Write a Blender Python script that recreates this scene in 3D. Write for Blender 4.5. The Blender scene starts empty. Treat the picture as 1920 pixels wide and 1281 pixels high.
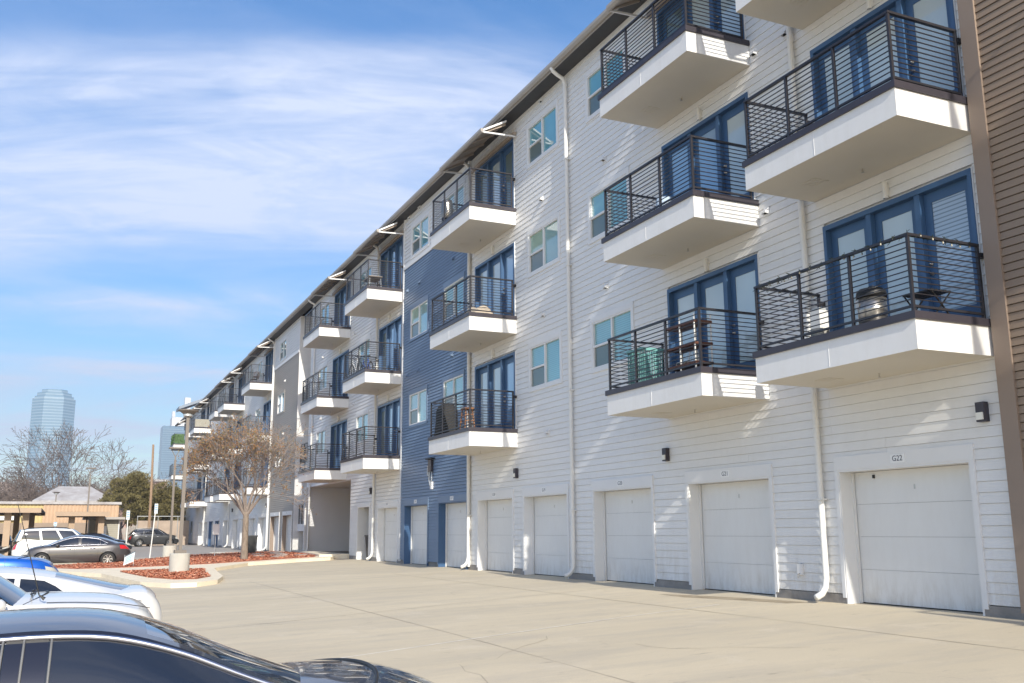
import bpy, bmesh, math, random
from mathutils import Vector, Matrix
S = bpy.context.scene
COL = S.collection
rad = math.radians

# ------------------------------------------------------------ camera
cam_d = bpy.data.cameras.new('camera')
cam = bpy.data.objects.new('camera', cam_d); COL.objects.link(cam)
CAMZ = 1.8
Rr = Vector((-0.41682276, -0.90896607, -0.00628203))
Uu = Vector((-0.17831423, 0.07498856, 0.981112))
Ff = Vector((0.89132644, -0.41006999, 0.19333852))
m = Matrix(((Rr.x, Uu.x, -Ff.x, 0), (Rr.y, Uu.y, -Ff.y, 0), (Rr.z, Uu.z, -Ff.z, CAMZ), (0, 0, 0, 1)))
cam.matrix_world = m
cam_d.sensor_width = 36; cam_d.lens = 36 * 1796.74 / 1920
cam_d.clip_start = .1; cam_d.clip_end = 9000
S.camera = cam

# ------------------------------------------------------------ light
TS = Vector((-1.0, 0.13, 0.55)).normalized()         # towards the sun
SUN_EL = math.asin(TS.z)
world = bpy.data.worlds.new('World'); S.world = world; world.use_nodes = True
nt = world.node_tree; N = nt.nodes; LK = nt.links
for n in list(N): N.remove(n)
wout = N.new('ShaderNodeOutputWorld'); bg = N.new('ShaderNodeBackground'); bg.inputs[1].default_value = 0.145
sky = N.new('ShaderNodeTexSky'); sky.sky_type = 'NISHITA'; sky.sun_disc = False
sky.sun_elevation = SUN_EL; sky.sun_rotation = math.atan2(TS.x, TS.y)
sky.air_density = 1.0; sky.dust_density = 1.0; sky.ozone_density = 2.0
tc = N.new('ShaderNodeTexCoord'); sep = N.new('ShaderNodeSeparateXYZ'); LK.new(tc.outputs['Generated'], sep.inputs[0])
def wm(op, a, b=None, clamp=False):
    n = N.new('ShaderNodeMath'); n.operation = op; n.use_clamp = clamp
    for i, v in enumerate((a, b)):
        if v is None: continue
        if isinstance(v, (int, float)): n.inputs[i].default_value = v
        else: LK.new(v, n.inputs[i])
    return n.outputs[0]
zz = wm('ADD', wm('MAXIMUM', sep.outputs[2], 0.0), 0.22)
px = wm('DIVIDE', sep.outputs[0], zz); py = wm('DIVIDE', sep.outputs[1], zz)
uu = wm('ADD', wm('MULTIPLY', px, 0.955), wm('MULTIPLY', py, -0.297)); vv = wm('ADD', wm('MULTIPLY', px, 0.297), wm('MULTIPLY', py, 0.955))
def wnoise(su, sv, detail, rough, dist, off=0.0):
    cb = N.new('ShaderNodeCombineXYZ'); LK.new(wm('MULTIPLY', uu, su), cb.inputs[0]); LK.new(wm('MULTIPLY', vv, sv), cb.inputs[1]); cb.inputs[2].default_value = off
    n = N.new('ShaderNodeTexNoise'); n.inputs['Scale'].default_value = 1.0; n.inputs['Detail'].default_value = detail; n.inputs['Roughness'].default_value = rough; n.inputs['Distortion'].default_value = dist
    LK.new(cb.outputs[0], n.inputs['Vector']); return n.outputs[0]
def wrange(v, a, b, c, d, smooth=True):
    n = N.new('ShaderNodeMapRange'); n.interpolation_type = 'SMOOTHSTEP' if smooth else 'LINEAR'
    for i_, q in enumerate((a, b, c, d)): n.inputs[1 + i_].default_value = q
    LK.new(v, n.inputs[0]); return n.outputs[0]
uw = wm('ADD', uu, wm('MULTIPLY', wm('SUBTRACT', wnoise(.9, .5, 4, .5, .2, 3.0), .5), .55))
rampn = N.new('ShaderNodeValToRGB'); LK.new(wrange(uw, 0, 4, 0, 1, False), rampn.inputs[0])
cr = rampn.color_ramp; cr.interpolation = 'EASE'
stops = [(0, .35), (.25, .05), (.31, .12), (.345, .72), (.44, .70), (.48, .45), (.505, .38), (.53, .85), (.56, .50), (.60, .38), (.64, .90), (.67, .45), (.73, .78), (.80, .55), (1, .5)]
while len(cr.elements) < len(stops): cr.elements.new(.5)
for e, (p_, v_) in zip(cr.elements, stops): e.position = p_; e.color = (v_, v_, v_, 1)
wisp = wrange(wnoise(2.6, .8, 9, .6, .8, 1.0), .32, .66, .15, 1.25)
fine = wrange(wnoise(9, 3.5, 8, .65, .8, 7.0), .3, .7, .75, 1.15)
cloud = wm('MULTIPLY', wm('MULTIPLY', rampn.outputs[0], wisp), fine, True)
mr = N.new('ShaderNodeMath'); mr.operation = 'MINIMUM'; mr.inputs[1].default_value = .88; LK.new(cloud, mr.inputs[0])
mixc = N.new('ShaderNodeMix'); mixc.data_type = 'RGBA'; LK.new(mr.outputs[0], mixc.inputs[0])
gam = N.new('ShaderNodeHueSaturation'); gam.inputs['Saturation'].default_value = 1.42; gam.inputs['Hue'].default_value = .504; gam.inputs['Value'].default_value = 1.12
LK.new(sky.outputs[0], gam.inputs['Color'])
LK.new(gam.outputs[0], mixc.inputs[6]); mixc.inputs[7].default_value = (5.0, 5.45, 6.7, 1)
LK.new(mixc.outputs[2], bg.inputs[0]); LK.new(bg.outputs[0], wout.inputs[0])

sl = bpy.data.lights.new('sun', 'SUN'); sl.energy = 4.6; sl.angle = rad(.53); sl.color = (1, .94, .82)
so = bpy.data.objects.new('sun', sl); COL.objects.link(so)
so.rotation_euler = (-TS).to_track_quat('-Z', 'Y').to_euler(); so.location = (0, 0, 60)
S.view_settings.view_transform = 'Standard'; S.view_settings.look = 'None'
S.view_settings.exposure = 0.30; S.view_settings.gamma = 1.0; S.view_settings.use_curve_mapping = False
S.cycles.max_bounces = 6; S.cycles.transparent_max_bounces = 12

# ------------------------------------------------------------ materials
MATS = {}
def mat(name, col, rough=.6, noise=0.0, nscale=4.0, col2=None, bump=0.0, bscale=30.0, metal=0.0, coat=0.0, spec=.5, stretch=(1, 1, 1), emis=0):
    if name in MATS: return MATS[name]
    M = bpy.data.materials.new(name); M.use_nodes = True; t = M.node_tree; b = t.nodes['Principled BSDF']
    b.inputs['Base Color'].default_value = (*col, 1); b.inputs['Roughness'].default_value = rough
    b.inputs['Metallic'].default_value = metal; b.inputs['Coat Weight'].default_value = coat; b.inputs['Specular IOR Level'].default_value = spec
    b.inputs['Coat Roughness'].default_value = .04
    tcn = t.nodes.new('ShaderNodeTexCoord'); mpn = t.nodes.new('ShaderNodeMapping'); mpn.inputs['Scale'].default_value = stretch
    gn = t.nodes.new('ShaderNodeNewGeometry'); t.links.new(gn.outputs['Position'], mpn.inputs[0])
    if noise > 0:
        nz = t.nodes.new('ShaderNodeTexNoise'); nz.inputs['Scale'].default_value = nscale; nz.inputs['Detail'].default_value = 6; nz.inputs['Roughness'].default_value = .6
        t.links.new(mpn.outputs[0], nz.inputs['Vector'])
        rmp = t.nodes.new('ShaderNodeMapRange'); rmp.inputs[1].default_value = .3; rmp.inputs[2].default_value = .7
        t.links.new(nz.outputs[0], rmp.inputs[0])
        mx = t.nodes.new('ShaderNodeMix'); mx.data_type = 'RGBA'
        c2 = col2 if col2 else tuple(c * (1 - noise) for c in col)
        mx.inputs[6].default_value = (*col, 1); mx.inputs[7].default_value = (*c2, 1)
        t.links.new(rmp.outputs[0], mx.inputs[0]); t.links.new(mx.outputs[2], b.inputs['Base Color'])
    if bump > 0:
        nb = t.nodes.new('ShaderNodeTexNoise'); nb.inputs['Scale'].default_value = bscale; nb.inputs['Detail'].default_value = 4
        t.links.new(mpn.outputs[0], nb.inputs['Vector'])
        bp = t.nodes.new('ShaderNodeBump'); bp.inputs['Strength'].default_value = bump; bp.inputs['Distance'].default_value = .02
        t.links.new(nb.outputs[0], bp.inputs['Height']); t.links.new(bp.outputs[0], b.inputs['Normal'])
    MATS[name] = M
    return M
m_white = mat('white_siding_paint', (.77, .765, .755), .55, .07, 1.3, bump=.12, bscale=14, stretch=(.25, 1, 3))
m_trim = mat('white_trim_paint', (.74, .74, .74), .5, .04, 1.2)
m_fascia = mat('white_fascia_paint', (.78, .77, .755), .5, .05, 1.5, bump=.05, bscale=6)
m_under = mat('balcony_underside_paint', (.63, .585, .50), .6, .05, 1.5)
m_blue = mat('blue_siding_paint', (.165, .238, .355), .5, .14, 1.2, bump=.1, bscale=14, stretch=(.25, 1, 3))
m_tan = mat('taupe_siding_paint', (.38, .34, .30), .55, .1, 1.2, bump=.1, bscale=14, stretch=(.25, 1, 3))
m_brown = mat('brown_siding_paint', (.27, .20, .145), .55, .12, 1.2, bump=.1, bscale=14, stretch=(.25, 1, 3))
m_browntrim = mat('brown_trim_paint', (.27, .205, .16), .55, .08, 1.2)
m_doorblue = mat('blue_door_paint', (.050, .115, .235), .38, .1, 2)
m_rail = mat('dark_bronze_railing_paint', (.032, .03, .036), .38, .2, 3, metal=.2)
m_cap = mat('dark_balcony_cap_metal', (.055, .048, .06), .4, .25, 1.5, metal=.2)
m_gdoor = mat('white_garage_door_paint', (.74, .74, .73), .42, .04, 1, bump=.04, bscale=40)
m_soffit = mat('dark_soffit_panel', (.045, .045, .048), .6, .2, 3)
m_soffit2 = mat('beige_soffit_board', (.40, .33, .27), .6, .12, 3)
m_gutter = mat('aluminium_gutter_paint', (.36, .33, .30), .45, .08, 1.5)
m_roof = mat('grey_roof_shingle', (.13, .125, .12), .9, .3, 6, bump=.3, bscale=20)
m_pipe = mat('white_downspout_metal', (.74, .73, .70), .38, .05, 2)
m_found = mat('grey_concrete_footing', (.32, .30, .28), .9, .35, 3, bump=.3, bscale=25)
m_kerb = mat('pale_kerb_concrete', (.82, .72, .55), .9, .3, 1.8, col2=(.70, .61, .47), bump=.3, bscale=20)
m_dark = mat('dark_interior', (.012, .012, .013), .9)
m_greywall = mat('grey_passage_render', (.70, .70, .72), .8, .08, .7)
m_lampglass = mat('frosted_lamp_lens', (.75, .74, .68), .3)
m_plate = mat('white_number_plate', (.8, .8, .8), .4)
m_ink = mat('dark_number_ink', (.03, .04, .07), .5)
m_black = mat('matt_black_plastic', (.015, .015, .016), .5)
m_tyre = mat('tyre_rubber', (.018, .018, .018), .8, bump=.3, bscale=40)
m_rim = mat('silver_alloy', (.62, .63, .65), .25, metal=.9)
m_rubber = mat('grey_window_seal', (.16, .16, .16), .5)
m_chrome = mat('brushed_chrome', (.66, .67, .76), .32, metal=1)
m_wood = mat('orange_brown_wood', (.30, .13, .05), .5, .35, 12, stretch=(1, 1, .2))
m_steel = mat('brushed_steel', (.55, .53, .50), .3, .15, 6, metal=.9)
m_bark = mat('grey_brown_bark', (.27, .215, .17), .9, .45, 14, bump=.5, bscale=22, stretch=(1, 1, .3))
m_twig = mat('thin_twig_bark', (.26, .215, .19), .9, .3, 8)
m_fartwig = mat('far_twig_bark', (.17, .135, .12), .9, .3, 4)
m_leafA = mat('dead_leaf_brown', (.36, .185, .075), .8, .45, 5)
m_leafB = mat('dead_leaf_ochre', (.30, .22, .08), .8, .4, 5)
m_ever = mat('evergreen_needle', (.12, .10, .035), .75, .5, 2.0)
m_ever2 = mat('evergreen_needle_light', (.22, .185, .07), .75, .4, 2.0)
m_conc = mat('pole_base_concrete', (.50, .48, .43), .85, .15, 2.5, bump=.2, bscale=20)
m_polepaint = mat('taupe_pole_paint', (.17, .145, .125), .5, .1, 4)
m_galv = mat('galvanised_steel', (.50, .52, .53), .45, metal=.5)
m_signwhite = mat('white_sign_face', (.55, .62, .68), .5)
m_signblue = mat('pale_blue_sign_print', (.10, .28, .50), .5)
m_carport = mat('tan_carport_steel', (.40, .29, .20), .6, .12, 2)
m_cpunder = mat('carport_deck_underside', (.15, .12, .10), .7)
m_yellow = mat('yellow_corrugated_metal', (.55, .43, .20), .6, .1, 2)
m_orange = mat('peach_corrugated_metal', (.50, .34, .22), .6, .12, 2)
m_greyroof = mat('weathered_pale_roof', (.46, .45, .45), .8, .35, 1.0, col2=(.30, .27, .26))
m_cream = mat('cream_stucco', (.55, .48, .40), .8, .1, .5)
m_shed = mat('sage_siding', (.38, .36, .30), .7, .1, 2)

def foot_grime(M, z0, z1, col, amt):
    t = M.node_tree; b = t.nodes['Principled BSDF']; src = b.inputs['Base Color'].links[0].from_socket
    g = t.nodes.new('ShaderNodeNewGeometry'); s_ = t.nodes.new('ShaderNodeSeparateXYZ'); t.links.new(g.outputs['Position'], s_.inputs[0])
    m_ = t.nodes.new('ShaderNodeMapping'); m_.inputs['Scale'].default_value = (3, 3, .8); t.links.new(g.outputs['Position'], m_.inputs[0])
    n = t.nodes.new('ShaderNodeTexNoise'); n.inputs['Scale'].default_value = 2.2; n.inputs['Detail'].default_value = 7; n.inputs['Roughness'].default_value = .7; t.links.new(m_.outputs[0], n.inputs['Vector'])
    r1 = t.nodes.new('ShaderNodeMapRange'); r1.inputs[1].default_value = z0; r1.inputs[2].default_value = z1; r1.inputs[3].default_value = 1; r1.inputs[4].default_value = .12; t.links.new(s_.outputs[2], r1.inputs[0])
    r2 = t.nodes.new('ShaderNodeMapRange'); r2.inputs[1].default_value = .42; r2.inputs[2].default_value = .72; r2.inputs[4].default_value = amt; t.links.new(n.outputs[0], r2.inputs[0])
    mu = t.nodes.new('ShaderNodeMath'); mu.operation = 'MULTIPLY'; t.links.new(r1.outputs[0], mu.inputs[0]); t.links.new(r2.outputs[0], mu.inputs[1])
    mx = t.nodes.new('ShaderNodeMix'); mx.data_type = 'RGBA'; mx.inputs[7].default_value = (*col, 1); t.links.new(mu.outputs[0], mx.inputs[0]); t.links.new(src, mx.inputs[6]); t.links.new(mx.outputs[2], b.inputs['Base Color'])
foot_grime(m_white, .5, 1.5, (.42, .36, .28), .6); foot_grime(m_gdoor, .5, 1.1, (.40, .35, .28), .6); foot_grime(m_fascia, 0, .1, (.45, .40, .33), 1.2)
def glassmat(name, col, rough=.04, slat=0.0, spec=.7, slatscale=110):
    if name in MATS: return MATS[name]
    M = mat(name, col, rough, spec=spec, coat=1.0)
    t = M.node_tree; b = t.nodes['Principled BSDF']
    g = t.nodes.new('ShaderNodeNewGeometry'); s = t.nodes.new('ShaderNodeSeparateXYZ'); t.links.new(g.outputs['Position'], s.inputs[0])
    nz = t.nodes.new('ShaderNodeTexNoise'); nz.inputs['Scale'].default_value = .55; nz.inputs['Detail'].default_value = 2
    t.links.new(g.outputs['Position'], nz.inputs['Vector'])
    mx = t.nodes.new('ShaderNodeMix'); mx.data_type = 'RGBA'; mx.inputs[6].default_value = (*[c * .72 for c in col], 1); mx.inputs[7].default_value = (*[min(1, c * 1.28) for c in col], 1)
    t.links.new(nz.outputs[0], mx.inputs[0]); last = mx.outputs[2]
    if slat > 0:
        mu = t.nodes.new('ShaderNodeMath'); mu.operation = 'MULTIPLY'; mu.inputs[1].default_value = slatscale; t.links.new(s.outputs[2], mu.inputs[0])
        si = t.nodes.new('ShaderNodeMath'); si.operation = 'SINE'; t.links.new(mu.outputs[0], si.inputs[0])
        mr_ = t.nodes.new('ShaderNodeMapRange'); mr_.inputs[1].default_value = .1; mr_.inputs[2].default_value = 1; mr_.inputs[3].default_value = 1; mr_.inputs[4].default_value = 1 - slat
        t.links.new(si.outputs[0], mr_.inputs[0])
        m2 = t.nodes.new('ShaderNodeMix'); m2.data_type = 'RGBA'; m2.blend_type = 'MULTIPLY'; m2.inputs[0].default_value = 1
        t.links.new(last, m2.inputs[6]); t.links.new(mr_.outputs[0], m2.inputs[7]); last = m2.outputs[2]
    t.links.new(last, b.inputs['Base Color'])
    bp = t.nodes.new('ShaderNodeBump'); bp.inputs['Strength'].default_value = .05; bp.inputs['Distance'].default_value = .05
    t.links.new(nz.outputs[0], bp.inputs['Height']); t.links.new(bp.outputs[0], b.inputs['Coat Normal'])
    return M
m_teal = glassmat('teal_window_glass', (.13, .36, .42))
m_tealslat = glassmat('teal_window_glass_with_blinds', (.20, .42, .45), slat=.3)
m_palegreen = glassmat('pale_green_window_glass', (.30, .48, .40), slat=.15)
m_screen = glassmat('dark_insect_screen', (.11, .15, .14), rough=.5, spec=.3)
m_doorglass = glassmat('door_glass_pale_blind', (.50, .58, .60))
m_doorslat = glassmat('door_glass_open_blinds', (.42, .50, .58), slat=.55, slatscale=90)
m_doorblueglass = glassmat('door_glass_sky_blue', (.26, .42, .62))
m_carglass = mat('tinted_car_glass', (.010, .012, .018), .02, spec=.8, coat=1)
m_carglass2 = mat('green_tinted_windscreen', (.09, .15, .16), .03, spec=.8, coat=1)
m_tower = None
def paint(name, col, metal=.0, rough=.35, noise=.0):
    return mat(name, col, rough, metal=metal, coat=1.0, noise=noise, nscale=.8)

# ------------------------------------------------------------ builders
class MB:
    def __init__(s): s.v = []; s.f = []; s.mi = []; s.ms = []
    def m(s, mt):
        if mt not in s.ms: s.ms.append(mt)
        return s.ms.index(mt)
    def add(s, vs, fs, mt):
        o = len(s.v); s.v += [tuple(v) for v in vs]; i = s.m(mt)
        for f in fs: s.f.append(tuple(o + k for k in f)); s.mi.append(i)
        return s
    def box(s, x0, x1, y0, y1, z0, z1, mt):
        if x0 > x1: x0, x1 = x1, x0
        if y0 > y1: y0, y1 = y1, y0
        if z0 > z1: z0, z1 = z1, z0
        return s.add([(x0, y0, z0), (x1, y0, z0), (x1, y1, z0), (x0, y1, z0), (x0, y0, z1), (x1, y0, z1), (x1, y1, z1), (x0, y1, z1)],
                     [(0, 3, 2, 1), (4, 5, 6, 7), (0, 1, 5, 4), (1, 2, 6, 5), (2, 3, 7, 6), (3, 0, 4, 7)], mt)
    def tube(s, path, r, mt, n=8, cap=True):
        P = [Vector(p) for p in path]; rs = r if isinstance(r, (list, tuple)) else [r] * len(P)
        vs = []; fs = []; ref = None
        for i, p in enumerate(P):
            d = (P[min(i + 1, len(P) - 1)] - P[max(i - 1, 0)]).normalized()
            if ref is None:
                ref = Vector((0, 0, 1)) if abs(d.z) < .9 else Vector((1, 0, 0))
            a = d.cross(ref)
            if a.length < 1e-5: a = d.cross(Vector((0, 1, 0)))
            a.normalize(); b = a.cross(d).normalized(); ref = b
            for k in range(n):
                t = 2 * math.pi * k / n + math.pi / n
                vs.append(p + (a * math.cos(t) + b * math.sin(t)) * rs[i])
        for i in range(len(P) - 1):
            for k in range(n):
                k2 = (k + 1) % n
                fs.append((i * n + k, i * n + k2, (i + 1) * n + k2, (i + 1) * n + k))
        if cap: fs.append(tuple(range(n - 1, -1, -1))); fs.append(tuple((len(P) - 1) * n + k for k in range(n)))
        return s.add(vs, fs, mt)
    def lathe(s, c, prof, mt, n=20):
        vs = []; fs = []
        for r, z in prof:
            for k in range(n):
                t = 2 * math.pi * k / n; vs.append((c[0] + r * math.cos(t), c[1] + r * math.sin(t), c[2] + z))
        for i in range(len(prof) - 1):
            for k in range(n):
                k2 = (k + 1) % n; fs.append((i * n + k, i * n + k2, (i + 1) * n + k2, (i + 1) * n + k))
        fs.append(tuple(range(n - 1, -1, -1))); fs.append(tuple((len(prof) - 1) * n + k for k in range(n)))
        return s.add(vs, fs, mt)
    def poly(s, pts, z0, z1, mt):
        n = len(pts); vs = [(x, y, z0(x, y) if callable(z0) else z0) for x, y in pts] + [(x, y, z1(x, y) if callable(z1) else z1) for x, y in pts]
        a = sum(pts[i][0] * pts[(i + 1) % n][1] - pts[(i + 1) % n][0] * pts[i][1] for i in range(n))
        o = list(range(n)) if a > 0 else list(range(n - 1, -1, -1))
        fs = [tuple(n + k for k in o), tuple(reversed(o))]
        for i in range(n):
            p, q = o[i], o[(i + 1) % n]; fs.append((p, q, n + q, n + p))
        return s.add(vs, fs, mt)
    def mesh(s, name, smooth=False):
        me = bpy.data.meshes.new(name); me.from_pydata(s.v, [], s.f)
        for mt in s.ms: me.materials.append(mt)
        me.polygons.foreach_set('material_index', s.mi)
        if smooth: me.polygons.foreach_set('use_smooth', [True] * len(s.f))
        me.update(); return me
WL = {}
def link(name, me, parent=None, loc=(0, 0, 0), rot=0.0, label=None):
    """loc is in world space when the parent chain is unrotated"""
    o = bpy.data.objects.new(name, me); COL.objects.link(o)
    if parent is not None:
        o.parent = parent; pl = WL[parent.name]; o.location = (loc[0] - pl[0], loc[1] - pl[1], loc[2] - pl[2])
    else: o.location = loc
    WL[o.name] = tuple(loc)
    if rot: o.rotation_euler[2] = rot
    if label: o['label'] = label
    return o
def build(name, mb, parent=None, loc=(0, 0, 0), smooth=False, label=None, rot=0.0):
    return link(name, mb.mesh(name, smooth), parent, loc, rot, label)
def bx(name, x0, x1, y0, y1, z0, z1, mt, parent=None, label=None):
    """box given in world coordinates, origin at its base centre"""
    c = ((x0 + x1) / 2, (y0 + y1) / 2, min(z0, z1)); w = (round(abs(x1 - x0), 4), round(abs(y1 - y0), 4), round(abs(z1 - z0), 4))
    key = ('box', w, mt.name)
    if key not in CACHE:
        CACHE[key] = MB().box(-w[0] / 2, w[0] / 2, -w[1] / 2, w[1] / 2, 0, w[2], mt).mesh(name)
    return link(name, CACHE[key], parent, c, label=label)
CACHE = {}
def thing(name, loc, label, cat, group=None, rot=0.0):
    o = link(name, None, None, loc, rot); o['label'] = label; o['category'] = cat
    if group: o['group'] = group
    return o
def tag(o, label, cat, group=None):
    o['label'] = label; o['category'] = cat
    if group: o['group'] = group
    return o
def struct(o): o['kind'] = 'structure'; return o
def stuff(o): o['kind'] = 'stuff'; return o

# ------------------------------------------------------------ ground
GX = [(-60, -.2), (0, -.12), (5.75, -.06), (13.85, .07), (27, .14), (37, .19), (47, .22), (60, .27), (80, .35), (110, .40), (400, .40)]
WALLY = -12.6
def ground(x, y):
    for (a, za), (b, zb) in zip(GX, GX[1:]):
        if x <= b: g0 = za + (zb - za) * max(0, (x - a)) / (b - a); break
    else: g0 = .4
    t = min(1, max(0, -y / 12.6))
    return g0 + (.5 - g0) * t
def lerp(a, b, t): return a + (b - a) * t

mg = bpy.data.materials.new('parking_lot_concrete'); mg.use_nodes = True; t = mg.node_tree; b = t.nodes['Principled BSDF']; b.inputs['Roughness'].default_value = .85
g = t.nodes.new('ShaderNodeNewGeometry')
def tn(scale, detail, vec, rough=.6, dist=0):
    n = t.nodes.new('ShaderNodeTexNoise'); n.inputs['Scale'].default_value = scale; n.inputs['Detail'].default_value = detail; n.inputs['Roughness'].default_value = rough; n.inputs['Distortion'].default_value = dist
    t.links.new(vec, n.inputs['Vector']); return n.outputs[0]
def tr(v, a, b_, c, d):
    n = t.nodes.new('ShaderNodeMapRange'); n.inputs[1].default_value = a; n.inputs[2].default_value = b_; n.inputs[3].default_value = c; n.inputs[4].default_value = d; t.links.new(v, n.inputs[0]); return n.outputs[0]
def tmix(f, a, b_, mode='MIX'):
    n = t.nodes.new('ShaderNodeMix'); n.data_type = 'RGBA'; n.blend_type = mode
    for i, v in ((0, f), (6, a), (7, b_)):
        if isinstance(v, (int, float)): n.inputs[i].default_value = v
        elif isinstance(v, tuple): n.inputs[i].default_value = (*v, 1)
        else: t.links.new(v, n.inputs[i])
    return n.outputs[2]
mpn = t.nodes.new('ShaderNodeMapping'); mpn.inputs['Rotation'].default_value = (0, 0, rad(-15)); mpn.inputs['Scale'].default_value = (1.6, .35, 1); t.links.new(g.outputs['Position'], mpn.inputs[0])
c = tmix(tr(tn(.22, 5, mpn.outputs[0]), .3, .7, 0, 1), (.635, .545, .395), (.53, .458, .335))
c = tmix(tr(tn(1.3, 8, mpn.outputs[0], .68), .46, .70, 0, .65), c, (.44, .39, .315))
c = tmix(tr(tn(.9, 6, g.outputs['Position'], .7, .5), .56, .66, 0, .35), c, (.68, .60, .48))
c = tmix(tr(tn(60, 2, g.outputs['Position']), .3, .7, 0, .25), c, (.32, .28, .23))
c = tmix(tr(tn(5, 6, mpn.outputs[0], .7), .62, .72, 0, .55), c, (.20, .17, .145))
sp = t.nodes.new('ShaderNodeSeparateXYZ'); t.links.new(g.outputs['Position'], sp.inputs[0])
far = tr(sp.outputs[0], 57, 64, 0, 1)
c = tmix(tr(tn(.8, 8, g.outputs['Position'], .75, 1.2), .60, .68, 0, .5), c, (.37, .32, .245))
c = tmix(far, c, (.34, .31, .28))
t.links.new(c, b.inputs['Base Color'])
bp = t.nodes.new('ShaderNodeBump'); bp.inputs['Strength'].default_value = .25; bp.inputs['Distance'].default_value = .01
t.links.new(tn(45, 5, g.outputs['Position']), bp.inputs['Height']); t.links.new(bp.outputs[0], b.inputs['Normal'])
mb = MB()
xs = [-300, -60, -20, -5, 0, 3, 5.75, 9, 13.85, 20, 27, 37, 47, 60, 80, 110, 160, 300, 900, 4000]
ys = [-1500, -300, -60, -14.6, -12.6, -9.45, -6.3, -3.15, 0, 4, 20, 80, 300, 1500]
vs = [(x, y, ground(x, y)) for x in xs for y in ys]; ny = len(ys)
mb.add(vs, [(i * ny + j, (i + 1) * ny + j, (i + 1) * ny + j + 1, i * ny + j + 1) for i in range(len(xs) - 1) for j in range(ny - 1)], mg)
struct(build('ground', mb, label='pale concrete parking lot with faint stains and joints'))
m_joint = mat('pale_joint_sealant', (.80, .75, .66), .8, .3, 3)
m_jointd = mat('dark_control_joint', (.45, .385, .29), .9, .3, 3)
def strip(pts, w, mt, name='joint', dz=.004):
    mb = MB(); n = 14
    for (a, b_) in zip(pts, pts[1:]):
        a = Vector(a); b_ = Vector(b_); d = (b_ - a).normalized(); nn = Vector((-d.y, d.x)) * w / 2
        vs = []
        for i in range(n + 1):
            p = a.lerp(b_, i / n)
            for s_ in (-1, 1):
                q = p + nn * s_; vs.append((q.x, q.y, ground(q.x, q.y) + dz))
        mb.add(vs, [(2 * i, 2 * i + 2, 2 * i + 3, 2 * i + 1) for i in range(n)], mt)
    return struct(build(name, mb))
strip([(11.6, 1.5), (12.6, -2.6), (14.3, -8.6), (14.9, -11.0)], .045, m_joint)
for x in (18.9, 24.0, 29.0, 34.5): strip([(x - 2.4, 2), (x + 1.2, -12.0)], .018, m_jointd)
for y in (-10.2, -5.6, -1.2): strip([(6, y), (31, y + .3)], .018, m_jointd)

rc = random.Random(9)
for (x, y, a, n_) in [(8.5, -4.5, .4, 9), (13.0, -6.5, 2.6, 8), (17.5, -3.6, .9, 10), (21, -8.2, -.4, 8), (26, -5, 1.9, 9), (9.8, -8.6, 1.0, 7)]:
    pts = [(x, y)]
    for k in range(n_):
        a += rc.uniform(-.5, .5); x += .35 * math.cos(a); y += .35 * math.sin(a); pts.append((x, y))
    mb = MB()
    for (p, q) in zip(pts, pts[1:]):
        d = Vector((q[0] - p[0], q[1] - p[1])).normalized(); w_ = .005; nx_, ny_ = -d.y * w_, d.x * w_
        mb.add([(u + sx * nx_, v + sx * ny_, ground(u, v) + .004) for (u, v), sx in ((p, -1), (q, -1), (q, 1), (p, 1))], [(0, 1, 2, 3)], m_jointd)
    struct(build('crack', mb))
P_ = [(14.0, -12.3), (15.4, -12.15), (17.0, -11.7), (17.6, -11.45), (16.6, -11.4), (15.2, -11.75), (14.2, -11.95)]
mb = MB(); vs = []
for i in range(7):
    for (u, v) in ((0, 0), (1, 0)): pass
mb.add([(x, y, ground(x, y) + .004) for x, y in P_], [tuple(range(len(P_)))[::-1]], mat('damp_runoff_stain', (.27, .21, .13), .6, .4, 3, col2=(.45, .37, .26)))
struct(build('runoff_stain', mb))
# ------------------------------------------------------------ the apartment building
Z0 = .5
ap = thing('apartment_building', (40, WALLY, Z0), 'long four-storey apartment block with garages below and balconies above', 'apartment building')
FL = [4.33, 7.93, 11.53]
WTOP = 15.16
# (x0, x1, kind)
SECT = [(-8.0, 9.8, 'brown'), (9.8, 31.0, 'white'), (31.0, 38.35, 'blue'), (38.35, 56.0, 'white'), (59.2, 67.1, 'tan'), (67.1, 124.0, 'white')]
GAR = [(10.53, 13.35), (15.23, 18.02), (19.5, 22.3), (23.77, 26.58), (27.4, 30.19), (31.05, 33.81), (35.03, 37.78), (38.9, 41.72),
       (59.6, 62.3), (63.4, 66.3), (68.2, 71.0), (72.1, 74.9), (75.9, 78.7), (79.8, 82.6), (85.2, 88.0), (90.25, 92.97), (94.4, 97.2), (98.3, 101.1), (102.1, 104.9)]
GTOP = 2.82
COLS = [9.88, 15.11, 27.03, 38.62, 47.2, 67.42, 79.6, 84.9, 99.6, 104.6, 119.5, -2.1]
WINS = []   # x0,x1,z0
for z in (6.02, 9.62, 13.2):
    WINS += [(20.15, 22.15, z), (24.05, 26.05, z), (31.4, 33.4, z), (35.28, 37.38, z), (43.6, 45.6, z), (51.9, 53.9, z), (63.3, 65.4, z), (72.2, 74.2, z), (76, 78, z), (90, 92, z), (94, 96, z), (110.5, 112.5, z)]
WH = 1.27
OPEN = []
for x0, x1 in GAR: OPEN.append((x0, x1, Z0, GTOP))
for c0 in COLS:
    for zf in FL: OPEN.append((c0 + .1, c0 + 3.4, zf + .57, zf + 3.04))
for x0, x1, z in WINS: OPEN.append((x0, x1, z, z + WH))
OPEN += [(43.05, 44.95, Z0, 2.9), (46.4, 56.0, Z0, 4.30), (110.9, 112.2, 1.7, 3.0)]
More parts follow.
